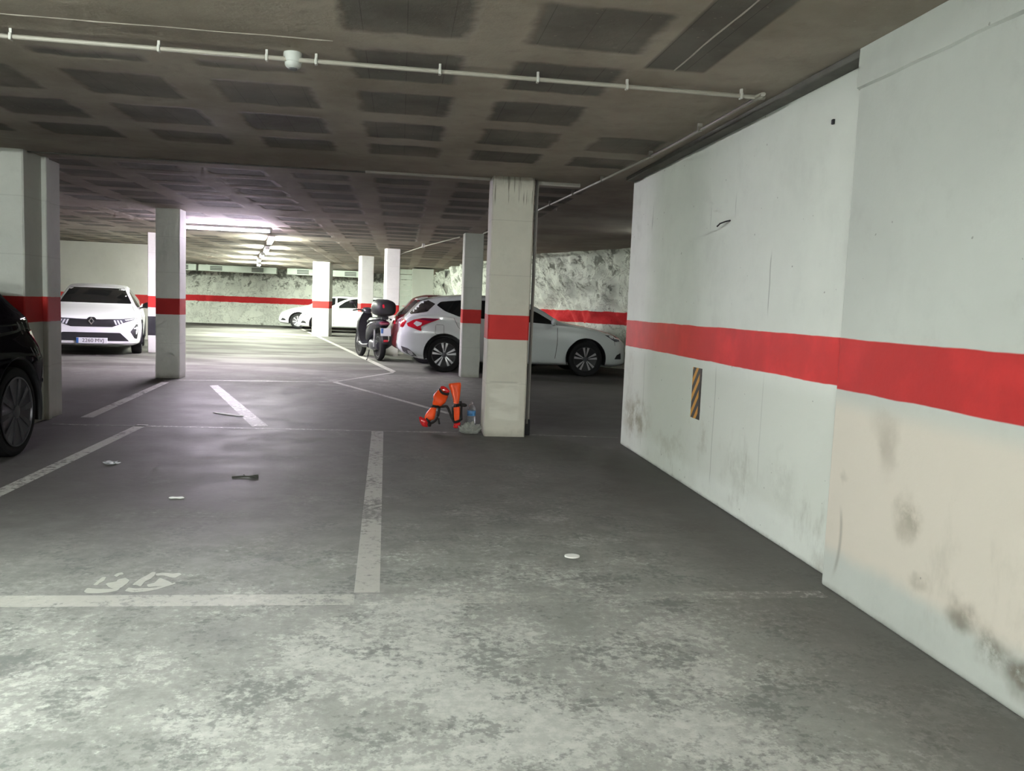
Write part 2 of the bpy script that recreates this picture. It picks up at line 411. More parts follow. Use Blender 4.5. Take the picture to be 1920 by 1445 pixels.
def loft(bm, rings, cap=True):
    R = [[bm.verts.new(p) for p in r] for r in rings]; n = len(R[0])
    for A, B in zip(R, R[1:]):
        for k in range(n): bm.faces.new((A[k], A[(k + 1) % n], B[(k + 1) % n], B[k]))
    if cap: bm.faces.new(R[0][::-1]); bm.faces.new(R[-1])
    return bm
def prism(bm, pts2, plane, lo, hi):
    def P(a, b, h): return {'xy': (a, b, h), 'xz': (a, h, b), 'yz': (h, a, b)}[plane]
    A = [bm.verts.new(P(a, b, lo)) for a, b in pts2]; B = [bm.verts.new(P(a, b, hi)) for a, b in pts2]
    bm.faces.new(A[::-1]); bm.faces.new(B); n = len(A)
    for k in range(n): bm.faces.new((A[k], A[(k + 1) % n], B[(k + 1) % n], B[k]))
    return bm
def rnd(pts, r=.02, k=4):
    out = []; n = len(pts)
    for i in range(n):
        p = Vector(pts[i]).to_2d(); a = Vector(pts[i - 1]).to_2d(); b = Vector(pts[(i + 1) % n]).to_2d()
        ra = min(r, (a - p).length * .45); rb = min(r, (b - p).length * .45)
        s = p + (a - p).normalized() * ra; e = p + (b - p).normalized() * rb
        for j in range(k + 1):
            t = j / k; out.append(tuple((1 - t) ** 2 * s + 2 * t * (1 - t) * p + t * t * e))
    return out

# ------------------------------------------------------------------ the setting
F = bmesh.new(); bmesh.ops.create_grid(F, x_segments=1, y_segments=1, size=1, matrix=Matrix.Translation((-3, 14, 0)) @ Matrix.Diagonal((17, 27, 1, 1)))
tag(obj('floor', F, M_floor), 'worn grey painted concrete garage floor', kind='structure')
box('ceiling', (-20, -13, CEIL), (14, 41, CEIL + .15), M_ceil)['kind'] = 'structure'
bpy.data.objects['ceiling']['label'] = 'concrete ceiling with dark rectangular block undersides between paler ribs'

w = box('wall_right', (2.12, 3.55, 0), (2.34, 7.66, CEIL), M_wall_far, bev=.012); tag(w, 'white garage wall with red band, the stretch ending near the pillar', kind='structure')
w = box('wall_right_near', (2.04, -13, 0), (2.4, 3.655, CEIL), M_wall_near, bev=.01); tag(w, 'nearest stretch of white and cream wall with red band', kind='structure')
# rough ledge along the top of the near wall
bm = bmesh.new(); N = 90
R = []
for i in range(N + 1):
    y = -6 + (3.655 + 6) * i / N
    d = .012 + .008 * noise.noise(Vector((y * 2.2, 1, 5))); zb = 2.312 + .012 * noise.noise(Vector((y * 3, 8, 1)))
    R.append([(2.045, y, zb - .006), (2.04 - d, y, zb + .006), (2.04 - d * .9, y, 2.40), (2.04 - d * .7, y, CEIL), (2.05, y, CEIL)])
loft(bm, R); tag(obj('trim_1', bm, M_wall_near), 'rough plaster ledge along the top of the near wall', kind='structure')
tag(box('trim_2', (2.03, 3.66, CEIL - .035), (2.12, 7.6, CEIL), M['concrete'], bev=.006), 'dark band where ceiling meets wall', kind='structure')  # thin dark strip along the top of the wall
# closing walls out of sight
for nm, lo, hi in (('wall_back', (-20, -13.2, 0), (2.4, -13, CEIL)), ('wall_left', (-20, -13, 0), (-19.8, 41, CEIL)),
                   ('wall_recess', (2.34, 6.6, 0), (8, 6.8, CEIL)), ('wall_recess_end', (8, 6.6, 0), (8.2, 14, CEIL))):
    tag(box(nm, lo, hi, M_wall_dim), kind='structure')
w = box('wall_rear_left', (-19.8, 23.0, 0), (-6.25, 23.2, CEIL), M_wall_plain); tag(w, 'pale grey wall with red band behind the white parked car', kind='structure')

# pillars
def pillar(x0, x1, y0, y1, m, label, rz=0, top=CEIL):
    cx, cy = (x0 + x1) / 2, (y0 + y1) / 2
    bm = bmesh.new(); hx, hy = (x1 - x0) / 2, (y1 - y0) / 2
    rings = []
    for i in range(41):
        z = top * i / 40
        k = .0025
        def j(s): return k * noise.noise(Vector((s * 7 + cx, cy, z * 3)))
        ch = .012
        a = [(-hx + ch, -hy), (hx - ch, -hy), (hx, -hy + ch), (hx, hy - ch), (hx - ch, hy), (-hx + ch, hy), (-hx, hy - ch), (-hx, -hy + ch)]
        ring = []
        for q, (u, v) in enumerate(a):
            u += j(q); v += j(q + 9)
            c, s = math.cos(rz), math.sin(rz)
            ring.append((cx + u * c - v * s, cy + u * s + v * c, z))
        rings.append(ring)
    loft(bm, rings)
    return tag(obj('pillar', bm, m), label, 'pillar', 'square concrete pillars with a red band', 'structure')
mp = pillar(.845, 1.245, 7.97, 8.40, M_pil_main, 'stained off-white pillar with drip marks, beside the orange guards', -.02)
pillar(-4.7, -3.37, 8.1, 8.92, M_pil, 'wide pillar behind the black car at the left edge')
box('pillar_rib', (-3.375, 8.48, 0), (-3.325, 8.56, CEIL), M_pil, bpy.data.objects['pillar.001'], bev=.01)
pillar(-3.565, -3.225, 12.88, 13.25, M_pil_mid, 'grey pillar right of the white hatchback, in front of the lamp')
pillar(-5.22, -4.87, 18.3, 18.65, M_pil_w, 'white pillar with a black block below the red band')
pillar(-2.91, -2.36, 28.6, 29.9, M_pil_f, 'bright white pillar in front of the far white cars')
pillar(-1.14, -.79, 23.6, 23.95, M_pil_f, 'off-white pillar behind the front of the scooter', .30)
pillar(-.37, -.05, 19.8, 20.12, M_pil_f, 'lilac-lit pillar behind the scooter top box', .2)
pillar(1.07, 1.40, 14.48, 14.80, M_pil, 'grey pillar in front of the white hatchback seen from its side', .03)
pillar(-7.95, -7.7, 30.5, 30.8, M_pil_f, 'thin far pillar just right of the grey one')

# rock faces
def rock(name, top, bot, m, label, res=.09, amp=.16, seed=0, zt=CEIL + .02):
    def along(poly, L):
        segs = [(Vector(a).to_2d(), Vector(b).to_2d()) for a, b in zip(poly, poly[1:])]
        tot = sum((b - a).length for a, b in segs); out = []
        for i in range(L + 1):
            d = tot * i / L
            for a, b in segs:
                l = (b - a).length
                if d <= l + 1e-9: out.append(a.lerp(b, d / l)); break
                d -= l
            else: out.append(segs[-1][1].copy())
        return out
    tot = sum((Vector(b).to_2d() - Vector(a).to_2d()).length for a, b in zip(top, top[1:]))
    L = int(tot / res); H = int(zt / res)
    A = along(bot, L); B = along(top, L)
    bm = bmesh.new(); G = []
    for i in range(L + 1):
        col = []
        t = (A[min(i + 1, L)] - A[max(i - 1, 0)]).normalized(); nn = Vector((t.y, -t.x))
        for j in range(H + 1):
            z = zt * j / H; f = (j / H) ** 1.3
            q = A[i].lerp(B[i], f)
            v = Vector((q.x * .9, q.y * .9, z * 1.1 + seed))
            d = noise.fractal(v, .9, 2.1, 5) * amp + abs(noise.noise(v * 2.4)) * amp * .8
            q = q + nn * d
            col.append(bm.verts.new((q.x, q.y, z)))
        G.append(col)
    for i in range(L):
        for j in range(H): bm.faces.new((G[i][j], G[i + 1][j], G[i + 1][j + 1], G[i][j + 1]))
    o = obj(name, bm, m, smooth=True, angle=55)
    return tag(o, label, kind='structure')
rock('wall_rock_right', [(8.2, 12.2), (5.5, 13.8), (4.35, 15.75), (3.05, 19.0), (2.2, 23.5), (1.75, 26.5), (1.5, 30.5), (1.4, 38.5)],
     [(8.2, 13.2), (6.4, 14.6), (5.0, 16.9), (4.05, 19.6), (3.0, 23.8), (2.4, 26.8), (2.0, 30.5), (1.8, 38.5)], M_rock,
     'whitewashed rough rock face with a red band behind the white hatchback', seed=3, res=.07, amp=.24)
rock('wall_rock_far', [(-19.8, 38.3), (2.2, 38.3)], [(-19.8, 38.0), (2.2, 38.0)], M_rock2, 'whitewashed rock face with a red band at the far end', res=.13, amp=.14, seed=11)

# shed with a slatted shutter by the far rock
sh = empty('storage_shed', (.75, 29.6, 0)); tag(sh, 'pale grey block shed reaching almost to the ceiling by the far rock face', 'shed')
box('shed_wall', (-.36, 0, 0), (.39, 1.2, 2.44), M['shed'], sh, bev=.01)
bm = bmesh.new()
for k in range(13): bbox(bm, (-.78, .22 + .0, .02 + k * .185), (-.36, .26, .02 + k * .185 + .168), .006)
obj('shutter', bm, M['shutter'], sh)
# vents along the far wall
def duct(x0, x1, label, vents):
    d = empty('ventilation_duct', ((x0 + x1) / 2, 36.0, 0)); tag(d, label, 'duct', None)
    h = (x1 - x0) / 2
    box('duct_body', (-h, -.15, 2.21), (h, .3, 2.47), M['duct'], d, bev=.02)
    for v in vents:
        bm = bmesh.new()
        for k in range(3): bbox(bm, (v - .24, -.162, 2.255 + k * .06), (v + .24, -.145, 2.255 + k * .06 + .042))
        obj('vent_grille', bm, M['grille'], d)
    for s in (-h * .8, h * .8): box('hanger', (s - .02, 0, 2.46), (s + .02, .03, CEIL), M['duct'], d)
duct(-11.0, -8.35, 'pale green duct at the far end, its dark end by the grey pillar', [1.0 - .2])
duct(-8.25, -5.12, 'pale duct with two small grilles under the far lamps', [-.85, .8])
duct(-4.7, -1.4, 'pale duct with a dark grille behind the bright white pillar', [-1.0, .95])

# ------------------------------------------------------------------ floor markings
def strip(name, pts, m, label):
    bm = bmesh.new(); prism(bm, pts, 'xy', .0002, .0010)
    return tag(obj(name, bm, m), label, kind='structure')
strip('floor_line', [(-4.2, 3.46), (-.16, 3.432), (-.16, 3.56), (-4.2, 3.59)], M_line, 'wide worn white line crossing the floor below the painted number')
strip('floor_line', [(-.16, 3.432), (1.98, 3.47), (1.98, 3.56), (-.16, 3.56)], M_lineworn, 'nearly erased end of the near cross line, running to the wall')
strip('floor_line', [(-.166, 3.58), (-.055, 3.58), (-.129, 8.17), (-.243, 8.16)], M_line, 'white bay divider running away from the camera to the back line')
strip('floor_line', [(-2.47, 3.6), (-2.37, 3.6), (-2.36, 8.3), (-2.46, 8.3)], M_line, 'white bay divider beside the black car')
strip('floor_line', [(-3.2, 8.19), (.84, 8.14), (.84, 8.19), (-3.2, 8.25)], M_lineworn, 'thin pale line along the back of the bays, under the orange guards')
strip('floor_line', [(-3.12, 8.7), (-3.0, 8.7), (-3.22, 12.3), (-3.32, 12.3)], M_line, 'worn line running up to the grey pillar')
strip('floor_line', [(1.25, 8.1), (2.2, 8.02), (2.2, 8.07), (1.25, 8.15)], M_lineworn, 'faint line between the stained pillar and the wall')
strip('floor_line', [(-.99, 12.93), (-.93, 13.0), (.66, 9.55), (.60, 9.5)], M_line, 'slanting line leading towards the orange guards')
strip('floor_line', [(-1.0, 12.95), (-.96, 13.1), (-.06, 15.2), (-.10, 14.9)], M_line, 'short oblique line joining the slanting lines')
strip('floor_line', [(-3.4, 12.6), (-3.4, 12.66), (-.98, 13.06), (-.98, 12.98)], M_lineworn, 'worn pale line right of the grey pillar')
strip('floor_line', [(-4.2, 35.9), (-4.1, 35.95), (-.04, 15.3), (-.13, 15.1)], M_line, 'long white line running past the scooter to the far cars')
strip('floor_line', [(-2.6, 12.0), (-2.5, 12.06), (-1.25, 8.35), (-1.40, 8.30)], M_lineworn, 'faded curved line through the middle of the aisle')
# painted number, traced glyph pieces (u,v in metres on the floor)
f_, p_, y_, r_, H_ = 1560.0, .0950, .1368, -.0400, 1.27
def cam_rows():
    cp, sp, cy, sy, cr, sr = math.cos(p_), math.sin(p_), math.cos(y_), math.sin(y_), math.cos(r_), math.sin(r_)
    Fw = Vector((sy * cp, cy * cp, -sp)); rt = Vector((cy, -sy, 0)); dn = Fw.cross(rt)
    return cr * rt + sr * dn, -sr * rt + cr * dn, Fw
RX, DN, FW = cam_rows()
def onfloor(u, v):
    d = RX * ((u - 960) / f_) + DN * ((v - 722.5) / f_) + FW
    t = -H_ / d.z
    return (d.x * t, d.y * t)
glyphs = [
    [[(150, 510), (210, 455), (330, 470), (500, 475), (650, 470), (750, 455), (700, 500), (560, 525), (400, 542), (200, 540)],
     [(300, 405), (380, 340), (450, 278), (520, 275), (480, 340), (400, 378), (370, 412)],
     [(640, 250), (700, 215), (780, 200), (805, 235), (740, 240), (690, 275)],
     [(700, 320), (830, 290), (900, 330), (860, 380), (760, 452), (640, 468), (560, 440), (505, 385), (600, 365), (690, 350)]],
    [[(820, 505), (880, 450), (1000, 465), (1150, 458), (1300, 452), (1450, 425), (1560, 395), (1640, 362), (1655, 385), (1500, 432), (1350, 480), (1150, 515), (950, 528)],
     [(940, 405), (1050, 320), (1180, 250), (1270, 195), (1330, 200), (1310, 250), (1240, 310), (1150, 350), (1080, 432), (1010, 405)],
     [(1320, 225), (1440, 205), (1600, 222), (1720, 208), (1752, 238), (1640, 290), (1560, 275), (1450, 245), (1340, 256)],
     [(1180, 400), (1310, 370), (1370, 310), (1400, 293), (1550, 350), (1600, 382), (1450, 426), (1330, 430), (1200, 440)]]]
gl_par = None
for gi, g in enumerate(glyphs):
    bm = bmesh.new()
    for poly in g:
        pts = rnd([onfloor(140 + a / 8.727, 1050 + b / 8.727) for a, b in poly], .008, 3)
        prism(bm, pts, 'xy', .0004, .0012)
    o = obj('painted_digit', bm, M_num)
    tag(o, ['first worn white digit painted on the floor above the cross line', 'second worn white digit, with its top bar reaching towards the bay'][gi], 'floor number', kind='structure')

# ------------------------------------------------------------------ ceiling services
cd = empty('conduit', (0, 0, 0)); cd['label'] = 'cream conduit crossing the ceiling and turning along the wall'; cd['category'] = 'conduit'
bm = bmesh.new()
tube(bm, smoothpath([(-4.6, 4.36, 2.452), (-1.2, 4.40, 2.452), (0.3, 4.42, 2.452), (1.80, 4.44, 2.452), (1.875, 4.46, 2.452), (1.90, 4.55, 2.452), (1.86, 6.6, 2.452), (1.64, 10.3, 2.452), (1.35, 14.0, 2.455)], 8), .0115, 10)
obj('conduit_pipe', bm, M['pvc'], cd, True)
for (x, y) in ((-1.87, 4.39), (-1.2, 4.40), (-.69, 4.407), (-.45, 4.41), (.17, 4.418), (.68, 4.424), (1.16, 4.43), (1.80, 4.44)):
    bm = bmesh.new(); bbox(bm, (x - .007, y - .017, 2.434), (x + .007, y + .017, 2.468), .004); bbox(bm, (x - .006, y - .008, 2.46), (x + .006, y + .008, CEIL - .001))
    obj('clip', bm, M['pvcw'], cd)
for (x, y) in ((1.885, 5.3), (1.865, 6.3), (1.80, 7.6), (1.74, 8.6), (1.68, 9.6)):
    bm = bmesh.new(); bbox(bm, (x - .015, y - .01, 2.438), (x + .015, y + .01, CEIL), .003); obj('clip', bm, M['pvc'], cd)
sd = empty('smoke_detector', (-.565, 4.43, CEIL)); tag(sd, 'round white smoke detector on the ceiling conduit', 'smoke detector')
bm = bmesh.new(); lathe(bm, [(.046, 0), (.048, -.012), (.047, -.034), (.044, -.046)], n=36); obj('detector_base', bm, M['detector'], sd, True)
bm = bmesh.new(); lathe(bm, [(.040, -.046), (.041, -.056), (.036, -.068), (.024, -.076)], n=36); obj('detector_head', bm, M['detector'], sd, True)
bm = bmesh.new(); lathe(bm, [(.022, -.076), (.021, -.083), (.012, -.086)], n=24); obj('sensor_cap', bm, M['greypl'], sd, True)
bm = bmesh.new()
for (x0, x1, yy) in ((-3.0, -.35, 4.17),):
    R = []
    for i in range(60):
        x = x0 + (x1 - x0) * i / 59; h = .003 + .004 * abs(noise.noise(Vector((x * 6, 0, 0)))); yv = yy + .006 * noise.noise(Vector((x * 4, 3, 0)))
        R.append([(x, yv - .004, CEIL + .001), (x, yv, CEIL - h), (x, yv + .004, CEIL + .001)])
    loft(bm, R)
tag(obj('trim_3', bm, M['cement']), 'thin cement bead along the ceiling joint', kind='structure')
bm = bmesh.new()
R = []
for i in range(40):
    y = 1.5 + 2.7 * i / 39; x = 1.345 + .012 * noise.noise(Vector((y * 2, 0, 7))); h = .004 + .006 * abs(noise.noise(Vector((y * 9, 2, 0))))
    R.append([(x - .005, y, CEIL + .001), (x, y, CEIL - h), (x + .005, y, CEIL + .001)])
loft(bm, R); tag(obj('trim_4', bm, M['cement']), 'white bead inside the dark slot in the ceiling', kind='structure')
tag(box('trim_5', (-.36, 8.13, CEIL - .02), (.83, 8.175, CEIL), M['strip'], bev=.003), 'pale strip on the ceiling left of the stained pillar', kind='structure')
tag(box('trim_6', (1.27, 8.15, CEIL - .035), (1.72, 8.19, CEIL), M['strip'], bev=.003), 'pale strip on the ceiling right of the stained pillar', kind='structure')
tag(box('trim_7', (-3.4, 8.19, CEIL - .012), (-.36, 8.23, CEIL), M['concrete'], bev=.003), 'dark joint line across the ceiling', kind='structure')

pp = empty('pipe_run', (1.27, 8.05, 0)); tag(pp, 'thin steel pipes down the right edge of the stained pillar', 'pipe')
bm = bmesh.new(); tube(bm, [(0, 0, .12), (0, 0, 2.48)], .010, 8); obj('pipe', bm, M['greysteel'], pp, True)
bm = bmesh.new(); tube(bm, [(.022, .05, .05), (.022, .05, 2.48)], .008, 8); obj('pipe', bm, M['pvcw'], pp, True)
box('foot_block', (-.015, .03, 0), (.04, .12, .16), M['blackpl'], pp, bev=.01)
far = empty('conduit', (0, 0, 0)); tag(far, 'thin cream conduit between the two slim pillars under the dark ceiling', 'conduit')
bm = bmesh.new(); tube(bm, [(-.02, 20.2, 2.40), (.45, 17.6, 2.43), (1.02, 14.9, 2.45)], .010, 8); obj('conduit_pipe', bm, M['pvc'], far, True)
for q in ((-.02, 20.2, 2.40), (.45, 17.6, 2.43)):
    box('junction_box', (q[0] - .03, q[1] - .03, q[2] - .03), (q[0] + .03, q[1] + .03, CEIL), M['pvcw'], far, bev=.005)

# ------------------------------------------------------------------ lamps
def lampmat(name, col, s):
    n = NT(name); n.b.inputs['Base Color'].default_value = (.9, .9, .9, 1)
    n.b.inputs['Emission Color'].default_value = (*col, 1); n.b.inputs['Emission Strength'].default_value = s
    return n.m
def tube_lamp(x, y, rz, L, m, label, group=None, z=CEIL, n_t=2):
    t = empty('mounted_tube_lamp', (x, y, z), rz); tag(t, label, 'tube light', group)
    box('housing', (-L / 2 - .03, -.06, -.05), (L / 2 + .03, .06, 0), M['lamp_body'], t, bev=.01)
    for s in ((-.032, .032) if n_t == 2 else (0,)):
        bm = bmesh.new(); tube(bm, [(-L / 2, s, -.075), (L / 2, s, -.075)], .014, 12); obj('lamp_tube', bm, m, t, True)
    for s in (-1, 1): box('end_cap', (s * (L / 2 + .012) - .015, -.055, -.095), (s * (L / 2 + .012) + .015, .055, -.045), M['lamp_body'], t, bev=.005)
    return t
L_violet = lampmat('violet white tube', (.93, .80, 1.0), 600)
L_far = lampmat('green white tube', (.95, 1.0, .86), 520)
L_fill = lampmat('soft fill tube', (.94, 1.0, .93), 120)
L_end = lampmat('bright far tube', (.93, 1.0, .84), 1700)
L_near = lampmat('cool white tube', (.94, 1.0, .95), 330)
tube_lamp(-3.08, 15.45, -.01, 1.5, L_violet, 'large glowing tube light right of the grey pillar')
for i, (x, y) in enumerate(((-2.75, 18.3), (-3.35, 21.7), (-3.95, 24.8), (-4.55, 28.0), (-5.2, 32.0))):
    tube_lamp(x, y, PI / 2 + .18, 1.25, L_far if i < 3 else L_end, ['glowing tube light just beyond the large lamp', 'second small glowing light in the receding row', 'third small glowing light in the receding row',
              'fourth small glowing light in the receding row', 'farthest glowing light, above the pale duct'][i], 'row of lights receding to the far wall')
tube_lamp(-9.8, 14.5, 0, 1.2, L_fill, 'unseen fill tube left of the white hatchback')  # dim tube out of view, added to fill the left rear with light
tube_lamp(4.0, 12.2, PI / 2, 1.2, lampmat('dim side tube', (.93, 1.0, .93), 55), 'tube light hidden behind the right wall')
L_nearest = lampmat('cool white tube nearby', (.93, 1.0, .94), 600)
for x, y in ((-2.7, .7), (-1.1, -3.6), (-6.2, -1.4), (-5.6, -6)):
    tube_lamp(x, y, 0, 1.5, L_nearest if y > 0 else L_near, 'tube light behind the viewer', 'tube lights behind the viewer')

# ------------------------------------------------------------------ wall sticker, hook
n = NT('yellow and black hazard stripes')
x, y, z = n.sep(n.obj)
s = n.math('ADD', n.math('MULTIPLY', z, 1.0), n.math('MULTIPLY', y, 1.15))
s = n.math('FRACT', n.math('DIVIDE', s, .115))
hz = n.math('MULTIPLY', n.box(s, .25, .72, .02), n.box(y, -.055, .2, .003))
n.inp(n.b, 'Base Color', n.mix(hz, (.035, .028, .025), (.72, .33, .03))); n.inp(n.b, 'Roughness', .45)
st = box('hazard_sign', (-.004, -.088, -.182), (0, .086, .182), n.m); st.location = (2.12, 5.70, .702)
tag(st, 'tall black and yellow striped hazard sticker on the white wall', 'sticker')
hk = empty('wall_hook', (2.12, 5.31, 1.87)); tag(hk, 'small black bent wire sticking out of the wall', 'hook')
bm = bmesh.new(); tube(bm, [(0, -.04, .012), (-.03, -.035, .005), (-.045, .02, -.004), (-.05, .06, -.02)], .005, 8); obj('wire', bm, M['blackpl'], hk, True)
hk = box('wall_screw', (2.108, 4.0, 2.235), (2.12, 4.02, 2.26), M['blackpl'], bev=.003); tag(hk, 'tiny black screw stub high on the white wall', 'screw')

# ------------------------------------------------------------------ vehicles
def pchip(xs, ys):
    xs = np.array(xs, float); ys = np.array(ys, float); h = np.diff(xs); d = np.diff(ys) / h
    m = np.zeros(len(xs)); m[0] = d[0]; m[-1] = d[-1]
    for i in range(1, len(xs) - 1):
        if d[i - 1] * d[i] > 0:
            w1 = 2 * h[i] + h[i - 1]; w2 = h[i] + 2 * h[i - 1]; m[i] = (w1 + w2) / (w1 / d[i - 1] + w2 / d[i])
    def f(x):
        i = int(np.clip(np.searchsorted(xs, x) - 1, 0, len(xs) - 2)); t = (x - xs[i]) / h[i]; t = min(max(t, 0), 1)
        return float((1 + 2 * t) * (1 - t) ** 2 * ys[i] + t * (1 - t) ** 2 * h[i] * m[i] + t * t * (3 - 2 * t) * ys[i + 1] + t * t * (t - 1) * h[i] * m[i + 1])
    return f

class Car:
    def __init__(s, name, loc, rz, spec, label):
        s.sp = spec; s.root = empty(name, loc, rz); tag(s.root, label, 'car')
        L = spec['L']
        g = {k: pchip(*zip(*spec[k])) for k in ('top', 'sho', 'bot', 'w', 'ws', 'wt')}
        s.g = g
        st = sorted(set([round(L * (1 - math.cos(PI * i / 70)) / 2, 4) for i in range(71)] + [round(v * .05, 3) for v in range(1, int(L / .05))]))
        st = [v for v in st if v < L - .0005] + [L]
        rings = []
        for v in st:
            zb, zt = g['bot'](v), g['top'](v); zs = min(g['sho'](v), zt - .035); zs = max(zs, zb + .1)
            w, ws, wt = g['w'](v), g['ws'](v), g['wt'](v)
            hgt = zs - zb
            e = min(.05, (zt - zs) * .4)
            key = [(0, zb), (w * .80, zb), (w * .95, zb + .05 * min(1, hgt / .5)), (w * .985, zb + hgt * .3), (w, zb + hgt * .62), (w * .985 * .3 + ws * .7, zs - hgt * .13),
                   (ws, zs), (ws * .45 + wt * .55, zs * .45 + (zt - e) * .55), (wt, zt - e), (wt * .86, zt - e * .45), (wt * .5, zt - e * .08), (0, zt)]
            pts = []
            K = [Vector((a, b)) for a, b in key]
            for i in range(len(K) - 1):
                p0 = K[max(i - 1, 0)]; p1 = K[i]; p2 = K[i + 1]; p3 = K[min(i + 2, len(K) - 1)]
                if i == 0: p0 = Vector((-K[1].x, K[1].y))
                if i == len(K) - 2: p3 = Vector((-K[-2].x, K[-2].y))
                for j in range(4):
                    t = j / 4; tt = .62
                    m1 = (p2 - p0) * tt * .5; m2 = (p3 - p1) * tt * .5
                    l = (p2 - p1).length
                    if m1.length > l: m1 *= l / m1.length
                    if m2.length > l: m2 *= l / m2.length
                    q = (2 * t ** 3 - 3 * t * t + 1) * p1 + (t ** 3 - 2 * t * t + t) * m1 + (-2 * t ** 3 + 3 * t * t) * p2 + (t ** 3 - t * t) * m2
                    pts.append((q.x, q.y))
            pts.append((0, zt))
            ring = [(v, -a, b) for a, b in pts] + [(v, a, b) for a, b in pts[-2:0:-1]]
            rings.append(ring)
        bm = bmesh.new(); loft(bm, rings)
        bmesh.ops.recalc_face_normals(bm, faces=bm.faces)
        s.bvh = BVHTree.FromBMesh(bm)
        body = obj('body', bm, spec['paint'], s.root, True, 38)
        # wheel arches
        cuts = []
        for hx in spec['hubs']:
            for sd in (-1, 1):
                cb = bmesh.new(); R = spec['R']; W = g['w'](hx)
                lathe(cb, [(R + .055, sd * (W - .30)), (R + .055, sd * (W + .3))], (hx, 0, R + .01), 'y', 40)
                co = obj('cut', cb, spec['paint'], s.root); cuts.append(co)
                md = body.modifiers.new('a', 'BOOLEAN'); md.operation = 'DIFFERENCE'; md.object = co; md.solver = 'EXACT'
        bpy.context.view_layer.update()
        dg = bpy.context.evaluated_depsgraph_get()
        me = bpy.data.meshes.new_from_object(body.evaluated_get(dg))
        body.modifiers.clear(); body.data = me
        for f in me.polygons: f.use_smooth = True
        me.set_sharp_from_angle(angle=math.radians(38))
        for c in cuts: bpy.data.objects.remove(c, do_unlink=True)
        s.body = body
        for hx in spec['hubs']:
            for sd in (-1, 1):
                R = spec['R']; W = g['w'](hx)
                bm = bmesh.new()
                prof = [(.05, sd * (W - .29)), (R + .05, sd * (W - .29)), (R + .05, sd * (W - .006)), (R + .062, sd * (W + .004)), (R + .062, sd * (W - .02))]
                lathe(bm, prof, (hx, 0, R + .01), 'y', 40)
                bm.faces.ensure_lookup_table()
                bmesh.ops.delete(bm, geom=[f for f in bm.faces if len(f.verts) > 4 and abs(f.calc_center_median().y) > W - .1], context='FACES')
                bmesh.ops.delete(bm, geom=[v for v in bm.verts if v.co.z < g['bot'](hx) - .02], context='VERTS')
                obj('wheel_arch', bm, M['blackpl'], s.root, True)
                s.wheel(hx, sd, W - .012)
    def wheel(s, hx, sd, W):
        R = s.sp['R']; r = s.sp['rim']; tw = .2
        P = lambda v: sd * (W - v)
        bm = bmesh.new()
        lathe(bm, [(r - .01, P(.02)), (r + .02, P(.004)), (R - .03, P(0)), (R - .008, P(.012)), (R, P(.035)), (R, P(tw - .035)), (R - .008, P(tw - .012)), (r, P(tw))], (hx, 0, R), 'y', 44)
        wh = obj('wheel', bm, M['rubber'], s.root, True)
        bm = bmesh.new(); lathe(bm, [(r - .012, P(.012)), (r, P(.006)), (r, P(.0)), (r - .012, P(-.001)), (r - .022, P(.03)), (.03, P(.045))], (hx, 0, R), 'y', 44)
        obj('rim', bm, M['disc'] if s.sp['spoke'] != 'plain' else M['alloydark'], wh, True)
        ns = s.sp.get('ns', 10)
        for k in range(ns):
            if s.sp['spoke'] == 'pair': a = 2 * PI * (k // 2) / (ns / 2) + (.20 if k % 2 else -.20) + .33
            else: a = 2 * PI * k / ns + .1
            bm = bmesh.new()
            w0, w1 = s.sp.get('sw', (.008, .026))
            ring = []
            for rr, ww, dd in ((.045, w0, .010), (r * .55, (w0 + w1) / 2, .003), (r - .015, w1, .004)):
                ring.append([(rr, -ww, dd), (rr, ww, dd), (rr, ww * .8, dd + .02), (rr, -ww * .8, dd + .02)])
            R3 = []
            for q in ring:
                o3 = []
                for (u, v, d) in q:
                    X = u * math.cos(a) - v * math.sin(a); Z = u * math.sin(a) + v * math.cos(a)
                    o3.append((hx + X, P(d), R + Z))
                R3.append(o3)
            loft(bm, R3); obj('spoke', bm, s.sp.get('spmat', M['alloy']), wh)
        bm = bmesh.new(); lathe(bm, [(.05, P(.03)), (.048, P(.004)), (.02, P(.0))], (hx, 0, R), 'y', 20); obj('hub_cap', bm, M['alloydark'], wh, True)
    def panel(s, name, pts, view, m, off=.004, depth=.014, grid=.045, parent=None, r=None, label=None):
        """view: 'L' (-y side), 'R' (+y side) pts=(x,z); 'F'/'B' pts=(y,z); 'T' pts=(x,y)"""
        if r: pts = rnd(pts, r)
        bm = bmesh.new(); vs = [bm.verts.new((a, b, 0)) for a, b in pts]; bm.faces.new(vs)
        A = np.array(pts)
        for ax in (0, 1):
            lo, hi = A[:, ax].min(), A[:, ax].max(); k = int((hi - lo) / grid)
            for i in range(1, k + 1):
                co = [0, 0, 0]; co[ax] = lo + (hi - lo) * i / (k + 1); no = [0, 0, 0]; no[ax] = 1
                bmesh.ops.bisect_plane(bm, geom=bm.verts[:] + bm.edges[:] + bm.faces[:], plane_co=co, plane_no=no)
        D = {'L': Vector((0, 1, 0)), 'R': Vector((0, -1, 0)), 'F': Vector((1, 0, 0)), 'B': Vector((-1, 0, 0)), 'T': Vector((0, 0, -1))}[view]
        last = None; miss = []
        for v in bm.verts:
            a, b = v.co.x, v.co.y
            o = {'L': Vector((a, -3, b)), 'R': Vector((a, 3, b)), 'F': Vector((-3, a, b)), 'B': Vector((s.sp['L'] + 3, a, b)), 'T': Vector((a, b, 4))}[view]
            hit, nr, _, _ = s.bvh.ray_cast(o, D)
            if hit is None: miss.append((v, o)); continue
            v.co = hit - D * off; last = v.co
        for v, o in miss:
            hit, nr, _, _ = s.bvh.find_nearest(o + D * 3); v.co = hit - D * off
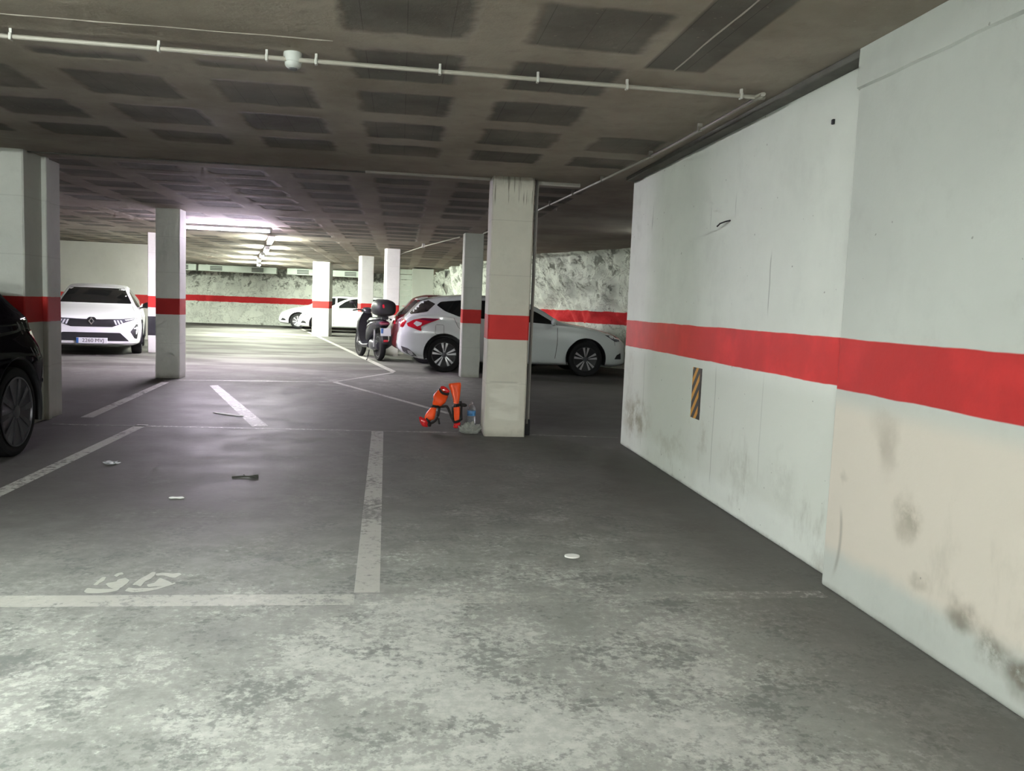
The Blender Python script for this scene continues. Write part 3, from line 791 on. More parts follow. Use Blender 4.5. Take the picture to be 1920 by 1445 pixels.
        be = [e for e in bm.edges if e.is_boundary]
        rr = bmesh.ops.extrude_edge_only(bm, edges=be)
        for g in rr['geom']:
            if isinstance(g, bmesh.types.BMVert): g.co += D * depth
        o = obj(name, bm, m, parent or s.root, True, 50)
        if label: o['label'] = label
        return o
    def seam(s, pts, view, w=.006, name='panel_gap', m=None, parent=None, off=.0025):
        P = [Vector(p) for p in pts]; a = []; b = []
        for i, p in enumerate(P):
            d = (P[min(i + 1, len(P) - 1)] - P[max(i - 1, 0)]).normalized(); q = Vector((-d.y, d.x)) * w / 2
            a.append(tuple(p + q)); b.append(tuple(p - q))
        return s.panel(name, a + b[::-1], view, m or M['seam'], off, .006, .06, parent)
    def mirror(s, x, z, sd, m, parent=None, sc=1.0):
        w = s.g['ws'](x); q = empty_ = None
        bm = bmesh.new()
        rings = []
        for t, k in ((0, .35), (.25, .8), (.6, 1), (.85, .85), (1, .4)):
            yv = sd * (w + .03 + t * .20 * sc)
            rings.append([(x + (.055 * k) * math.cos(a) + .02 * t, yv, z + .07 * k * math.sin(a) + .02 * t) for a in [2 * PI * i / 14 for i in range(14)]])
        loft(bm, rings); o = obj('door_mirror', bm, m, s.root, True, 60)
        bm = bmesh.new(); tube(bm, [(x - .01, sd * (w - .04), z - .06), (x, sd * (w + .06), z - .03)], .018, 8); obj('mirror_stalk', bm, M['blackpl'], o, True)
        return o

def text_on(name, s, size, m, parent, loc, rot, ext=.001):
    cu = bpy.data.curves.new(name, 'FONT'); cu.body = s; cu.size = size; cu.extrude = ext; cu.align_x = 'CENTER'; cu.align_y = 'CENTER'
    o = bpy.data.objects.new(name, cu); C.objects.link(o); bpy.context.view_layer.update()
    me = bpy.data.meshes.new_from_object(o.evaluated_get(bpy.context.evaluated_depsgraph_get()))
    bpy.data.objects.remove(o, do_unlink=True); me.materials.clear(); me.materials.append(m)
    o = bpy.data.objects.new(name, me); C.objects.link(o); o.parent = parent; o.location = loc; o.rotation_euler = rot
    return o

# --- white hatchback seen from its side (front towards +X)
hatch = dict(L=4.42, R=.325, rim=.235, hubs=(.87, 3.54), spoke='pair', ns=10, sw=(.007, .022), paint=M['pearl'], spmat=M['alloy'],
    top=[(0, .50), (.03, .62), (.12, .72), (.35, .82), (.7, .91), (1.1, .975), (1.28, 1.01), (1.7, 1.235), (2.1, 1.40), (2.5, 1.455), (3.1, 1.455), (3.6, 1.41), (3.93, 1.35), (4.0, 1.30), (4.2, 1.09), (4.30, .98), (4.34, .90), (4.38, .74), (4.41, .66), (4.42, .58)],
    sho=[(0, .45), (.12, .65), (.35, .76), (.8, .87), (1.3, .93), (2.2, .96), (3.2, 1.02), (3.8, 1.07), (4.1, 1.04), (4.3, .9), (4.38, .70), (4.42, .50)],
    bot=[(0, .30), (.08, .22), (.4, .19), (2.2, .19), (3.9, .22), (4.25, .30), (4.36, .36), (4.42, .42)],
    w=[(0, .42), (.03, .58), (.10, .72), (.25, .83), (.6, .88), (2.2, .89), (3.7, .885), (4.1, .84), (4.3, .76), (4.38, .66), (4.42, .55)],
    ws=[(0, .38), (.03, .54), (.10, .68), (.25, .78), (.6, .83), (2.2, .85), (3.4, .84), (3.9, .80), (4.15, .76), (4.3, .70), (4.38, .62), (4.42, .5)],
    wt=[(0, .3), (.1, .58), (.3, .70), (.9, .74), (1.28, .72), (1.7, .62), (2.3, .585), (3.2, .58), (3.8, .56), (4.0, .56), (4.2, .60), (4.34, .64), (4.38, .58), (4.42, .45)])
hc = Car('hatchback_car', (4.37, 16.25, 0), PI, hatch, 'white hatchback parked side-on behind the stained pillar')
V = 'R'   # world -Y side is local +y after the half turn
hc.panel('rear_side_window', [(1.42, .955), (2.40, 1.0), (2.40, 1.345), (2.15, 1.30), (1.8, 1.165)], V, M['glass'], r=.02)
hc.panel('rear_door_window', [(2.46, 1.0), (3.28, 1.035), (3.55, 1.13), (3.70, 1.235), (3.62, 1.30), (3.2, 1.345), (2.46, 1.355)], V, M['glass'], r=.03)
bpy.data.objects['rear_side_window'].name = 'front_door_window'
for vw in ('B',):
    hc.panel('rear_window', [(-.50, 1.01), (.50, 1.01), (.46, 1.29), (-.46, 1.29)], 'B', M['glass_reflect'], r=.04, off=.006)
hc.panel('rear_window_side', [(3.91, 1.345), (3.72, 1.255), (3.87, 1.11), (4.02, 1.075), (4.17, 1.05), (4.19, 1.07), (4.10, 1.17), (4.0, 1.28)], V, M['glass_reflect'], r=.01)
tl = hc.panel('tail_lamp', [(3.62, .985), (3.95, .99), (4.12, .95), (4.24, .88), (4.22, .83), (4.05, .77), (3.97, .75), (3.98, .83), (3.86, .89)], V, M['redlens'], r=.012, off=.008)
hc.panel('lamp_core', [(3.96, .90), (4.07, .93), (4.12, .88), (4.05, .83), (3.98, .86)], V, M['clearlens'], parent=tl, off=.012, r=.01)
hc.panel('upper_lens', [(3.64, .985), (3.95, .987), (4.05, .962), (3.9, .945), (3.8, .93)], V, M['darkredlens'], parent=tl, off=.011, r=.008)
hc.panel('tail_lamp', [(-.72, .80), (-.47, .84), (-.46, .93), (-.66, .96), (-.74, .93)], 'B', M['redlens'], off=.008, r=.02)
hc.panel('tail_lamp', [(.72, .80), (.47, .84), (.46, .93), (.66, .96), (.74, .93)], 'B', M['redlens'], off=.008, r=.02)
hc.seam([(3.56, .86), (3.56, .72), (3.57, .70), (3.70, .70), (3.72, .72), (3.71, .86), (3.70, .875), (3.58, .875), (3.56, .86)], V, .006, 'fuel_flap')
hc.seam([(1.43, .95), (1.43, .6), (1.46, .32)], V, .008); hc.seam([(2.43, .99), (2.42, .6), (2.42, .3)], V, .008); hc.seam([(3.4, 1.05), (3.3, .85), (3.2, .75)], V, .007)
hc.seam([(.3, .60), (.32, .72), (.42, .83)], V, .006)
hc.panel('head_lamp', [(.20, .68), (.30, .67), (.52, .80), (.60, .87), (.42, .84), (.25, .75)], V, M['headdark'], r=.015, off=.006)
hc.panel('lamp_reflector', [(.33, .72), (.40, .74), (.46, .81), (.38, .80)], V, M['clearlens'], r=.01, off=.01)
hc.panel('fog_lamp_recess', [(.16, .34), (.30, .34), (.26, .42), (.18, .46)], V, M['blackpl'], r=.012, off=.004)
hc.panel('sill_trim', [(1.25, .19), (3.15, .19), (3.15, .225), (1.25, .225)], V, M['blackpl'])
hc.panel('bumper_skirt', [(4.02, .245), (4.14, .28), (4.30, .36), (4.34, .46), (4.20, .42), (4.06, .31)], V, M['greypl'], r=.02, off=.006)
hc.panel('bumper_skirt', [(-.62, .34), (.62, .34), (.58, .50), (-.58, .50)], 'B', M['greypl'], r=.03, off=.006)
hc.panel('exhaust_cover', [(4.10, .30), (4.20, .33), (4.22, .39), (4.14, .37)], V, M['alloy'], r=.01, off=.011)
for a, b, z in ((1.55, 1.68, 0),):
    pass
hc.panel('door_handle', [(2.18, .88), (2.36, .885), (2.36, .91), (2.18, .905)], V, M['pearl'], off=.02, depth=.03, r=.008)
hc.mirror(1.52, .995, 1, M['pearl']); hc.mirror(1.52, .995, -1, M['pearl'])
hc.panel('windscreen', [(-.60, 1.04), (.60, 1.04), (.50, 1.35), (-.50, 1.35)], 'F', M['glass'], r=.04)
hc.panel('front_grille', [(-.5, .56), (.5, .56), (.42, .67), (-.42, .67)], 'F', M['blackpl'], r=.03)
bm = bmesh.new()
R = []
for i in range(13):
    yv = -.54 + 1.08 * i / 12; c = 1 - abs(yv) / .54 * .12
    R.append([(3.86, yv, 1.385 * 1), (3.98, yv, 1.372), (4.10 - .05 * (abs(yv) / .54) ** 2, yv, 1.335), (4.09 - .05 * (abs(yv) / .54) ** 2, yv, 1.315), (3.97, yv, 1.32), (3.86, yv, 1.36)])
loft(bm, R); obj('roof_spoiler', bm, M['pearl'], hc.root, True)

# --- dark red car behind it
redc = dict(hatch); redc.update(paint=M['redcar'], L=3.72, hubs=(.75, 2.98), R=.31, rim=.2, spoke='plain', ns=8, spmat=M['alloydark'],
    top=[(0, .5), (.1, .75), (.6, .92), (.95, 1.0), (1.5, 1.32), (1.9, 1.44), (2.9, 1.44), (3.2, 1.38), (3.45, 1.15), (3.60, 1.0), (3.68, .85), (3.72, .6)],
    sho=[(0, .45), (.3, .72), (1.0, .9), (2.5, .98), (3.3, 1.0), (3.6, .88), (3.72, .52)],
    bot=[(0, .3), (.3, .2), (3.3, .22), (3.6, .3), (3.72, .38)],
    w=[(0, .5), (.1, .7), (.4, .82), (3.0, .84), (3.45, .80), (3.65, .68), (3.72, .55)],
    ws=[(0, .45), (.1, .66), (.4, .78), (3.0, .80), (3.4, .75), (3.62, .66), (3.72, .5)],
    wt=[(0, .35), (.3, .66), (.95, .66), (1.5, .58), (3.0, .56), (3.3, .56), (3.6, .56), (3.72, .4)])
rc = Car('red_car', (3.52, 18.30, 0), PI, redc, 'dark red car parked between the scooter and the white hatchback')
rc.panel('rear_window', [(-.56, 1.03), (.56, 1.03), (.50, 1.32), (-.50, 1.32)], 'B', M['glass_reflect'], r=.04)
rc.panel('rear_quarter_window', [(3.12, 1.10), (3.22, 1.06), (3.60, .98), (3.56, 1.05), (3.30, 1.33), (3.18, 1.33)], 'R', M['glass_reflect'], r=.01, off=.006)
rc.panel('side_window', [(1.25, 1.0), (3.0, 1.06), (2.95, 1.34), (1.9, 1.36), (1.55, 1.25)], 'R', M['glass'], r=.03)
for sd in (1, -1):
    t = rc.panel('tail_lamp', [(sd * .52, .80), (sd * .68, .80), (sd * .66, .96), (sd * .50, .97)], 'B', M['redlens'], r=.02, off=.007)
    rc.panel('lamp_core', [(sd * .54, .88), (sd * .64, .88), (sd * .63, .93), (sd * .54, .93)], 'B', M['clearlens'], parent=t, r=.01, off=.012)
rc.panel('rear_bumper', [(-.62, .36), (.62, .36), (.64, .58), (-.64, .58)], 'B', M['blackpl'], r=.04, off=.012)
rc.panel('number_plate', [(-.26, .64), (.26, .64), (.26, .75), (-.26, .75)], 'B', M['plate'], off=.012)
rc.panel('windscreen', [(-.55, 1.04), (.55, 1.04), (.48, 1.34), (-.48, 1.34)], 'F', M['glass'], r=.04)

# --- white hatchback facing the viewer
front = dict(L=4.05, R=.31, rim=.22, hubs=(.80, 3.38), spoke='pair', ns=10, sw=(.008, .022), paint=M['white_paint'],
    top=[(0, .55), (.02, .66), (.08, .735), (.25, .80), (.6, .88), (.95, .945), (1.08, .975), (1.5, 1.20), (1.85, 1.345), (2.3, 1.40), (2.9, 1.38), (3.4, 1.30), (3.7, 1.1), (3.95, .95), (4.05, .6)],
    sho=[(0, .45), (.08, .68), (.25, .74), (.8, .84), (1.2, .88), (2.2, .93), (3.2, .98), (3.8, .9), (4.05, .55)],
    bot=[(0, .24), (.05, .205), (.3, .19), (3.6, .2), (4.05, .35)],
    w=[(0, .66), (.02, .74), (.07, .80), (.18, .85), (.5, .875), (1.5, .885), (3.3, .88), (3.85, .78), (4.05, .6)],
    ws=[(0, .60), (.02, .68), (.07, .75), (.2, .80), (.6, .835), (1.5, .84), (3.3, .82), (3.85, .72), (4.05, .5)],
    wt=[(0, .50), (.07, .66), (.3, .74), (.9, .74), (1.1, .70), (1.5, .615), (1.85, .565), (2.8, .56), (3.5, .54), (3.9, .5), (4.05, .4)])
fc = Car('hatchback_car', (-5.88, 17.0, 0), PI / 2 + .26, front, 'white hatchback facing the viewer by the left pillars')
fc.panel('windscreen', [(-.665, 1.0), (.665, 1.0), (.50, 1.335), (.30, 1.35), (-.30, 1.35), (-.50, 1.335)], 'F', M['glass'], r=.03)
ug = fc.panel('upper_grille', [(-.36, .555), (.36, .555), (.47, .60), (.62, .66), (.74, .70), (.80, .745), (.5, .715), (.16, .70), (-.16, .70), (-.5, .715), (-.80, .745), (-.74, .70), (-.62, .66), (-.47, .60)], 'F', M['blackpl'], off=.006)
for sd in (1, -1):
    hl = fc.panel('head_lamp', [(sd * .44, .61), (sd * .60, .665), (sd * .80, .715), (sd * .80, .738), (sd * .5, .71), (sd * .38, .695)], 'F', M['headdark'], off=.010, r=.01)
    for k in range(3):
        q = .40 + k * .055
        fc.panel('light_bar', [(sd * (q + .02), .60 + k * .012), (sd * (q + .05), .60 + k * .012), (sd * (q + .015), .688), (sd * (q - .015), .688)], 'F', M['clearlens'], off=.016, parent=hl)
    fc.panel('light_strip', [(sd * .60, .682), (sd * .79, .722), (sd * .78, .734), (sd * .58, .704)], 'F', M['clearlens'], off=.016, parent=hl)
    fc.panel('bumper_vent', [(sd * .80, .66), (sd * .76, .58), (sd * .68, .47), (sd * .755, .34), (sd * .80, .33), (sd * .815, .45), (sd * .815, .65)], 'F', M['blackpl'], off=.006, r=.01)
    fc.panel('vent_blade', [(sd * .74, .525), (sd * .82, .535), (sd * .82, .555), (sd * .75, .55)], 'F', M['white_paint'], off=.014, r=.005)
fc.panel('lower_grille', [(-.66, .285), (.66, .285), (.50, .445), (-.50, .445)], 'F', M['blackpl'], off=.006, r=.015)
em = fc.panel('badge_recess', [(-.085, .70), (-.045, .742), (.045, .742), (.085, .70), (.07, .60), (-.07, .60)], 'F', M['blackpl'], off=.014, r=.015)
bm = bmesh.new()      # open diamond badge
def dia(k, x): return [(x, 0, .665 + .075 * k), (x, .052 * k, .665), (x, 0, .665 - .075 * k), (x, -.052 * k, .665)]
bx_ = -.035
o_, i_ = dia(1, bx_), dia(.55, bx_); o2, i2 = dia(1, bx_ + .02), dia(.55, bx_ + .02)
A = [bm.verts.new(q) for q in o_]; B = [bm.verts.new(q) for q in i_]; A2 = [bm.verts.new(q) for q in o2]; B2 = [bm.verts.new(q) for q in i2]
for k in range(4):
    j = (k + 1) % 4
    bm.faces.new((A[k], A[j], B[j], B[k])); bm.faces.new((A[k], A2[k], A2[j], A[j])); bm.faces.new((B[k], B[j], B2[j], B2[k])); bm.faces.new((A2[k], B2[k], B2[j], A2[j]))
obj('diamond_badge', bm, M['chrome'], em)
pl = box('number_plate', (-.045, -.28, .235), (-.03, .26, .345), M['plate'], fc.root, bev=.003)
box('plate_band', (-.047, .22, .238), (-.044, .26, .342), M['plateblue'], pl)
text_on('plate_lettering', '2260 MVJ', .098, M['ink'], pl, (-.0465, -.03, .29), (PI / 2, 0, -PI / 2))
for sd in (1, -1):
    fc.mirror(1.33, .97, sd, M['blackpl'], sc=.9)
    vv = 'R' if sd > 0 else 'L'
    fc.panel('side_window', [(1.25, .93), (3.2, 1.0), (3.0, 1.24), (2.2, 1.31), (1.75, 1.22)], vv, M['glass'], r=.03)
    fc.seam([(1.18, .9), (1.2, .5), (1.25, .3)], vv, .008)
fc.seam([(-.68, .955), (-.74, .85), (-.78, .765)], 'F', .005); fc.seam([(.68, .955), (.74, .85), (.78, .765)], 'F', .005)

# --- black car, nose away, at the left edge
suv = dict(L=4.3, R=.335, rim=.262, hubs=(.86, 3.50), spoke='plain', ns=10, sw=(.010, .024), paint=M['black_paint'], spmat=M['alloydark'],
    top=[(0, .55), (.1, .74), (.6, .92), (1.1, 1.02), (1.7, 1.32), (2.2, 1.50), (3.1, 1.50), (3.55, 1.44), (3.85, 1.30), (4.05, 1.13), (4.17, .97), (4.26, .82), (4.29, .68), (4.3, .55)],
    sho=[(0, .5), (.3, .80), (1.1, .92), (2.2, .98), (3.4, 1.02), (3.9, 1.03), (4.13, .92), (4.27, .68), (4.3, .50)],
    bot=[(0, .32), (.1, .26), (.4, .20), (3.9, .22), (4.2, .30), (4.3, .38)],
    w=[(0, .60), (.12, .78), (.5, .87), (2.2, .89), (3.7, .885), (4.0, .85), (4.16, .78), (4.25, .70), (4.3, .58)],
    ws=[(0, .55), (.12, .72), (.6, .82), (2.2, .84), (3.5, .82), (3.9, .77), (4.1, .70), (4.22, .64), (4.3, .5)],
    wt=[(0, .45), (.3, .68), (1.1, .70), (1.7, .60), (2.3, .57), (3.3, .56), (3.8, .56), (4.05, .60), (4.22, .60), (4.3, .45)])
sv = Car('black_car', (-3.69, 3.12, 0), PI / 2, suv, 'black car at the left edge, its rear end near the wide pillar')
sv.panel('windscreen', [(-.6, 1.06), (.6, 1.06), (.5, 1.42), (-.5, 1.42)], 'F', M['glass'], r=.04)
sv.panel('rear_window', [(-.52, 1.0), (.52, 1.0), (.46, 1.34), (-.46, 1.34)], 'B', M['glass'], r=.04)
for vv, sd in (('R', 1), ('L', -1)):
    sv.panel('side_window', [(1.4, .98), (3.3, 1.03), (3.5, 1.15), (3.3, 1.38), (2.2, 1.42), (1.8, 1.28)], vv, M['glass'], r=.03)
    t = sv.panel('tail_lamp', [(3.86, .92), (4.02, .93), (4.16, .86), (4.20, .76), (4.12, .72), (4.02, .80)], vv, M['darkredlens'], r=.012, off=.008)
    sv.panel('lamp_core', [(4.06, .86), (4.13, .83), (4.17, .77), (4.12, .76), (4.06, .81)], vv, M['headdark'], r=.008, off=.013, parent=t)
    sv.panel('bumper_reflector', [(4.10, .50), (4.20, .52), (4.20, .55), (4.10, .53)], vv, M['chrome'], r=.008, off=.008)
    sv.seam([(3.98, .74), (4.0, .6), (3.96, .45)], vv, .006)
    sv.seam([(2.4, .98), (2.42, .6), (2.45, .3)], vv, .008)
    sv.mirror(1.6, 1.02, sd, M['black_paint'])
    t = sv.panel('tail_lamp', [(sd * .45, .80), (sd * .68, .78), (sd * .66, .90), (sd * .45, .93)], 'B', M['darkredlens'], r=.02, off=.01)
sv.panel('number_plate', [(-.26, .60), (.26, .60), (.26, .71), (-.26, .71)], 'B', M['plate'], off=.01)
sv.panel('front_grille', [(-.5, .56), (.5, .56), (.5, .70), (-.5, .70)], 'F', M['blackpl'], r=.03)

# --- two white cars by the far wall (noses to the left)
sed = dict(L=4.3, R=.31, rim=.22, hubs=(.82, 3.45), spoke='plain', ns=8, sw=(.012, .02), paint=M['white_paint'],
    top=[(0, .45), (.04, .58), (.15, .68), (.5, .82), (.9, .92), (1.15, .98), (1.7, 1.25), (2.1, 1.37), (2.6, 1.42), (3.3, 1.38), (3.8, 1.15), (4.15, .98), (4.3, .6)],
    sho=[(0, .4), (.15, .6), (.5, .74), (1.2, .88), (2.4, .93), (3.6, .97), (4.1, .85), (4.3, .5)],
    bot=[(0, .3), (.1, .22), (.4, .19), (3.9, .2), (4.3, .36)],
    w=[(0, .5), (.04, .64), (.15, .77), (.4, .86), (3.6, .87), (4.1, .8), (4.3, .6)],
    ws=[(0, .45), (.04, .6), (.15, .72), (.4, .80), (1.5, .83), (3.6, .81), (4.1, .74), (4.3, .5)],
    wt=[(0, .38), (.15, .6), (.5, .7), (1.15, .7), (1.7, .6), (2.2, .56), (3.3, .55), (4.0, .55), (4.3, .4)])
for i, (x, y, lb) in enumerate(((-4.95, 35.85, 'white car nearest the far wall, its nose left of the bright pillar'), (-3.82, 32.9, 'white car beyond the bright white pillar, seen through the gap'))):
    c = Car('white_car', (x, y, 0), 0, sed, lb)
    c.panel('door_window', [(1.42, .93), (2.3, .955), (2.3, 1.31), (2.0, 1.28), (1.75, 1.17)], 'L', M['glass'], r=.03)
    c.panel('door_window', [(2.38, .96), (3.3, 1.0), (3.2, 1.22), (2.9, 1.30), (2.38, 1.32)], 'L', M['glass'], r=.03)
    c.panel('windscreen', [(-.58, 1.0), (.58, 1.0), (.5, 1.33), (-.5, 1.33)], 'F', M['glass'], r=.04)
    c.panel('fog_lamp_recess', [(.12, .33), (.36, .32), (.30, .40), (.2, .43)], 'L', M['blackpl'], r=.02, off=.006)
    c.panel('head_lamp', [(.10, .58), (.16, .57), (.45, .69), (.5, .75), (.22, .68)], 'L', M['headdark' if i else 'clearlens'], r=.01, off=.006)
    c.seam([(1.32, .88), (1.33, .5), (1.36, .3)], 'L', .012)
    c.panel('sill_trim', [(1.2, .19), (3.1, .19), (3.1, .235), (1.2, .235)], 'L', M['blackpl'])
    c.mirror(1.5, .96, -1, M['white_paint'])

# ------------------------------------------------------------------ scooter
sct = empty('motor_scooter', (-.41, 17.93, 0), math.atan2(1.36, -.46)); tag(sct, 'black scooter with a top box, parked beside the red car', 'scooter')
S = sct
def swheel(x, R, w, nm):
    bm = bmesh.new(); lathe(bm, [(R - .085, -w * .35), (R - .03, -w / 2), (R - .006, -w * .3), (R, 0), (R - .006, w * .3), (R - .03, w / 2), (R - .085, w * .35)], (x, 0, R), 'y', 36)
    wh = obj(nm, bm, M['rubber'], S, True)
    bm = bmesh.new(); lathe(bm, [(.03, -.05), (.03, .05)], (x, 0, R), 'y', 16)
    for k in range(6):
        a = 2 * PI * k / 6
        tube(bm, [(x + .02 * math.cos(a), 0, R + .02 * math.sin(a)), (x + (R - .085) * math.cos(a), 0, R + (R - .085) * math.sin(a))], .014, 6)
    lathe(bm, [(R - .10, -w * .33), (R - .083, -w * .38), (R - .083, w * .38), (R - .10, w * .33)], (x, 0, R), 'y', 36, closed=True)
    obj('rim', bm, M['alloydark'], wh, True)
swheel(0, .30, .115, 'rear_wheel'); swheel(1.42, .32, .11, 'front_wheel')
def sloft(name, secs, m, par=S):      # secs (x, z, halfwidth, halfheight)
    bm = bmesh.new()
    R = [[(x, hw * math.copysign(abs(math.cos(a)) ** .7, math.cos(a)), z + hh * math.copysign(abs(math.sin(a)) ** .7, math.sin(a))) for a in [2 * PI * i / 20 for i in range(20)]] for x, z, hw, hh in secs]
    loft(bm, R); return obj(name, bm, m, par, True, 60)
M['scoot'] = mat('glossy dark grey scooter panels', (.028, .028, .036), .25, coat=.5)
tail = sloft('tail_fairing', [(-.32, .80, .03, .03), (-.28, .80, .11, .06), (-.1, .78, .16, .085), (.15, .74, .18, .12), (.45, .64, .17, .16), (.62, .50, .13, .14)], M['scoot'])
sloft('seat', [(-.12, .87, .10, .03), (0, .885, .14, .045), (.3, .87, .15, .05), (.5, .82, .13, .05), (.68, .80, .09, .04)], M['blackpl'])
sloft('floorboard', [(.5, .30, .13, .06), (.8, .28, .17, .05), (1.05, .32, .17, .07)], M['scoot'])
bm = bmesh.new()
R = []
for z, x, w in ((.30, 1.02, .12), (.45, 1.08, .16), (.62, 1.10, .19), (.80, 1.07, .18), (.95, 1.02, .13), (1.02, .98, .09)):
    R.append([(x + .04, -w, z), (x - .03, -w * .9, z), (x - .04, 0, z), (x - .03, w * .9, z), (x + .04, w, z), (x + .11, w * .5, z), (x + .13, 0, z), (x + .11, -w * .5, z)])
loft(bm, R); obj('leg_shield', bm, M['blackpl'], S, True, 60)
sloft('front_mudguard', [(1.18, .60, .04, .03), (1.3, .665, .07, .04), (1.48, .67, .07, .04), (1.66, .60, .05, .03)], M['scoot'])
for sd in (-1, 1):
    bm = bmesh.new(); tube(bm, [(1.42, sd * .08, .32), (1.22, sd * .075, .72)], .022, 8); obj('fork_leg', bm, M['alloy'], S, True)
    bm = bmesh.new(); tube(bm, [(-.0, sd * .12, .30), (-.06, sd * .13, .66)], .026, 10); obj('shock_absorber', bm, M['alloy'], S, True)
    bm = bmesh.new(); tube(bm, smoothpath([(.98, 0, 1.02), (.98, sd * .18, 1.06), (.92, sd * .34, 1.04)]), .016, 8); obj('handlebar', bm, M['blackpl'], S, True)
    bm = bmesh.new(); tube(bm, [(.95, sd * .24, 1.06), (1.0, sd * .30, 1.18)], .008, 6)
    mo = obj('mirror_arm', bm, M['blackpl'], S, True)
    bm = bmesh.new(); bmesh.ops.create_uvsphere(bm, u_segments=16, v_segments=10, radius=1, matrix=Matrix.Translation((.99, sd * .34, 1.22)) @ Matrix.Diagonal((.025, .065, .05, 1)))
    obj('mirror_head', bm, M['blackpl'], mo, True)
    bm = bmesh.new(); tube(bm, smoothpath([(.15, sd * .19, .86), (-.15, sd * .20, .88), (-.30, sd * .10, .90)]), .012, 8); obj('grab_rail', bm, M['alloydark'], S, True)
tb = sloft('top_box', [(-.46, 1.10, .12, .08), (-.44, 1.11, .18, .125), (-.36, 1.12, .225, .165), (-.15, 1.13, .24, .18), (.02, 1.11, .20, .15), (.06, 1.10, .12, .08)], M['blackpl'])
tb['label'] = 'rounded black luggage box with red reflector'
bm = bmesh.new(); bmesh.ops.create_uvsphere(bm, u_segments=16, v_segments=10, radius=1, matrix=Matrix.Translation((-.44, .075, 1.15)) @ Matrix.Diagonal((.025, .045, .055, 1)))
obj('reflector', bm, M['redlens'], tb, True)
bm = bmesh.new(); bmesh.ops.create_uvsphere(bm, u_segments=16, v_segments=10, radius=1, matrix=Matrix.Translation((-.44, -.10, 1.13)) @ Matrix.Diagonal((.02, .05, .06, 1)))
obj('reflector', bm, M['darkredlens'], tb, True)
box('box_carrier', (-.35, -.07, .88), (.0, .07, .955), M['blackpl'], S, bev=.01)
sloft('tail_light', [(-.355, .80, .05, .02), (-.345, .80, .10, .035), (-.30, .80, .11, .045)], M['darkredlens'])
sloft('rear_mudguard', [(-.20, .70, .07, .05), (-.30, .60, .075, .06), (-.37, .48, .07, .05), (-.40, .40, .06, .03)], M['blackpl'])
bm = bmesh.new(); bbox(bm, (-.412, -.11, .545), (-.402, .11, .705), .004); npl = obj('number_plate', bm, M['plate'], S)
box('plate_band', (-.415, .06, .60), (-.411, .108, .70), M['plateblue'], npl)
box('plate_reflector', (-.44, -.05, .42), (-.42, .05, .465), M['redlens'], S, bev=.006)
sloft('engine_case', [(-.08, .32, .10, .08), (.1, .32, .15, .12), (.35, .33, .14, .12), (.5, .36, .08, .08)], M['alloydark'])
bm = bmesh.new(); tube(bm, [(.35, -.17, .26), (.1, -.18, .30), (-.12, -.19, .38), (-.28, -.19, .42)], .05, 14, rs=[.02, .05, .058, .05]); obj('exhaust', bm, M['greypl'], S, True)
bm = bmesh.new(); tube(bm, smoothpath([(.22, .16, .22), (.20, .20, .04), (.12, .24, .012)]), .012, 8); tube(bm, [(.12, .24, .012), (.28, .2, .012)], .012, 6); obj('kick_stand', bm, M['blackpl'], S, True)
sloft('headlight_cowl', [(.90, 1.02, .06, .05), (.98, 1.05, .11, .07), (1.08, 1.03, .10, .07), (1.14, 1.0, .05, .04)], M['scoot'])

# ------------------------------------------------------------------ orange guards by the pillar
def at(u, v, Y):
    d = RX * ((u - 960) / f_) + DN * ((v - 722.5) / f_) + FW
    t = Y / d.y
    return Vector((d.x * t, Y, H_ + d.z * t))
GY = 8.22
gd = empty('padded_guards', (.44, GY, 0)); tag(gd, 'pair of orange padded guards with black straps standing by the stained pillar', 'protective guards')
def guard(name, secs, m, fold=0, par=gd, thick=.55):
    """secs: (u, v, halfwidth px, depth offset m)"""
    bm = bmesh.new(); rings = []
    P = [at(u, v, GY + dy) - gd.location for u, v, w, dy in secs]
    S_ = smoothpath(P, 4); Wd = [w * GY / f_ for _, _, w, _ in secs]
    Wd = [p.x for p in smoothpath([(w, 0, 0) for w in Wd], 4)]
    n = len(S_)
    for i, (p, w) in enumerate(zip(S_, Wd)):
        a = S_[max(i - 1, 0)]; b = S_[min(i + 1, n - 1)]; d = (b - a).normalized()
        u = d.cross(Vector((0, 1, 0))).normalized()
        ring = []
        for k in range(22):
            t = 2 * PI * k / 22
            rr = 1 + .10 * noise.noise(Vector((k * .55, i * .35, fold)))
            fr = -.25 * math.exp(-((t - 1.5 * PI) / .35) ** 2) if fold else 0
            ring.append(p + u * math.cos(t) * w * rr + Vector((0, 1, 0)) * math.sin(t) * w * thick * (rr + fr))
        rings.append(ring)
    loft(bm, rings); return obj(name, bm, m, par, True, 50)
g1 = guard('upper_guard', [(836, 731, 8, .05), (831, 737, 11, .03), (825, 746, 13, .0), (822, 752, 11.5, -.01), (817, 758, 7, -.01), (815, 762, 3, 0)], M['orange'], 2)
guard('knee_cap', [(841, 737, 4, .03), (836, 733.5, 6.5, .03), (829, 729.5, 7, .04), (825, 727, 3.5, .05)], M['redvinyl'], 0, g1)
g2 = guard('lower_guard', [(815.5, 761, 3.5, 0), (812, 768, 6, -.01), (807, 779, 9, -.02), (804, 786, 8, -.02), (806, 790, 3, 0)], M['orange'], 3)
guard('foot_cap', [(787, 781, 1.5, -.02), (791, 787, 5, -.03), (797, 793, 7.5, -.03), (802, 797.5, 4.0, -.02), (804, 798.5, 1.2, 0)], M['redvinyl'])
g3 = guard('upper_guard', [(852.5, 718, 11, .05), (853, 722, 11.5, .04), (854.5, 734, 9, .03), (855.5, 746, 6.5, .01), (855, 756, 4.5, 0)], M['orange'], 5)
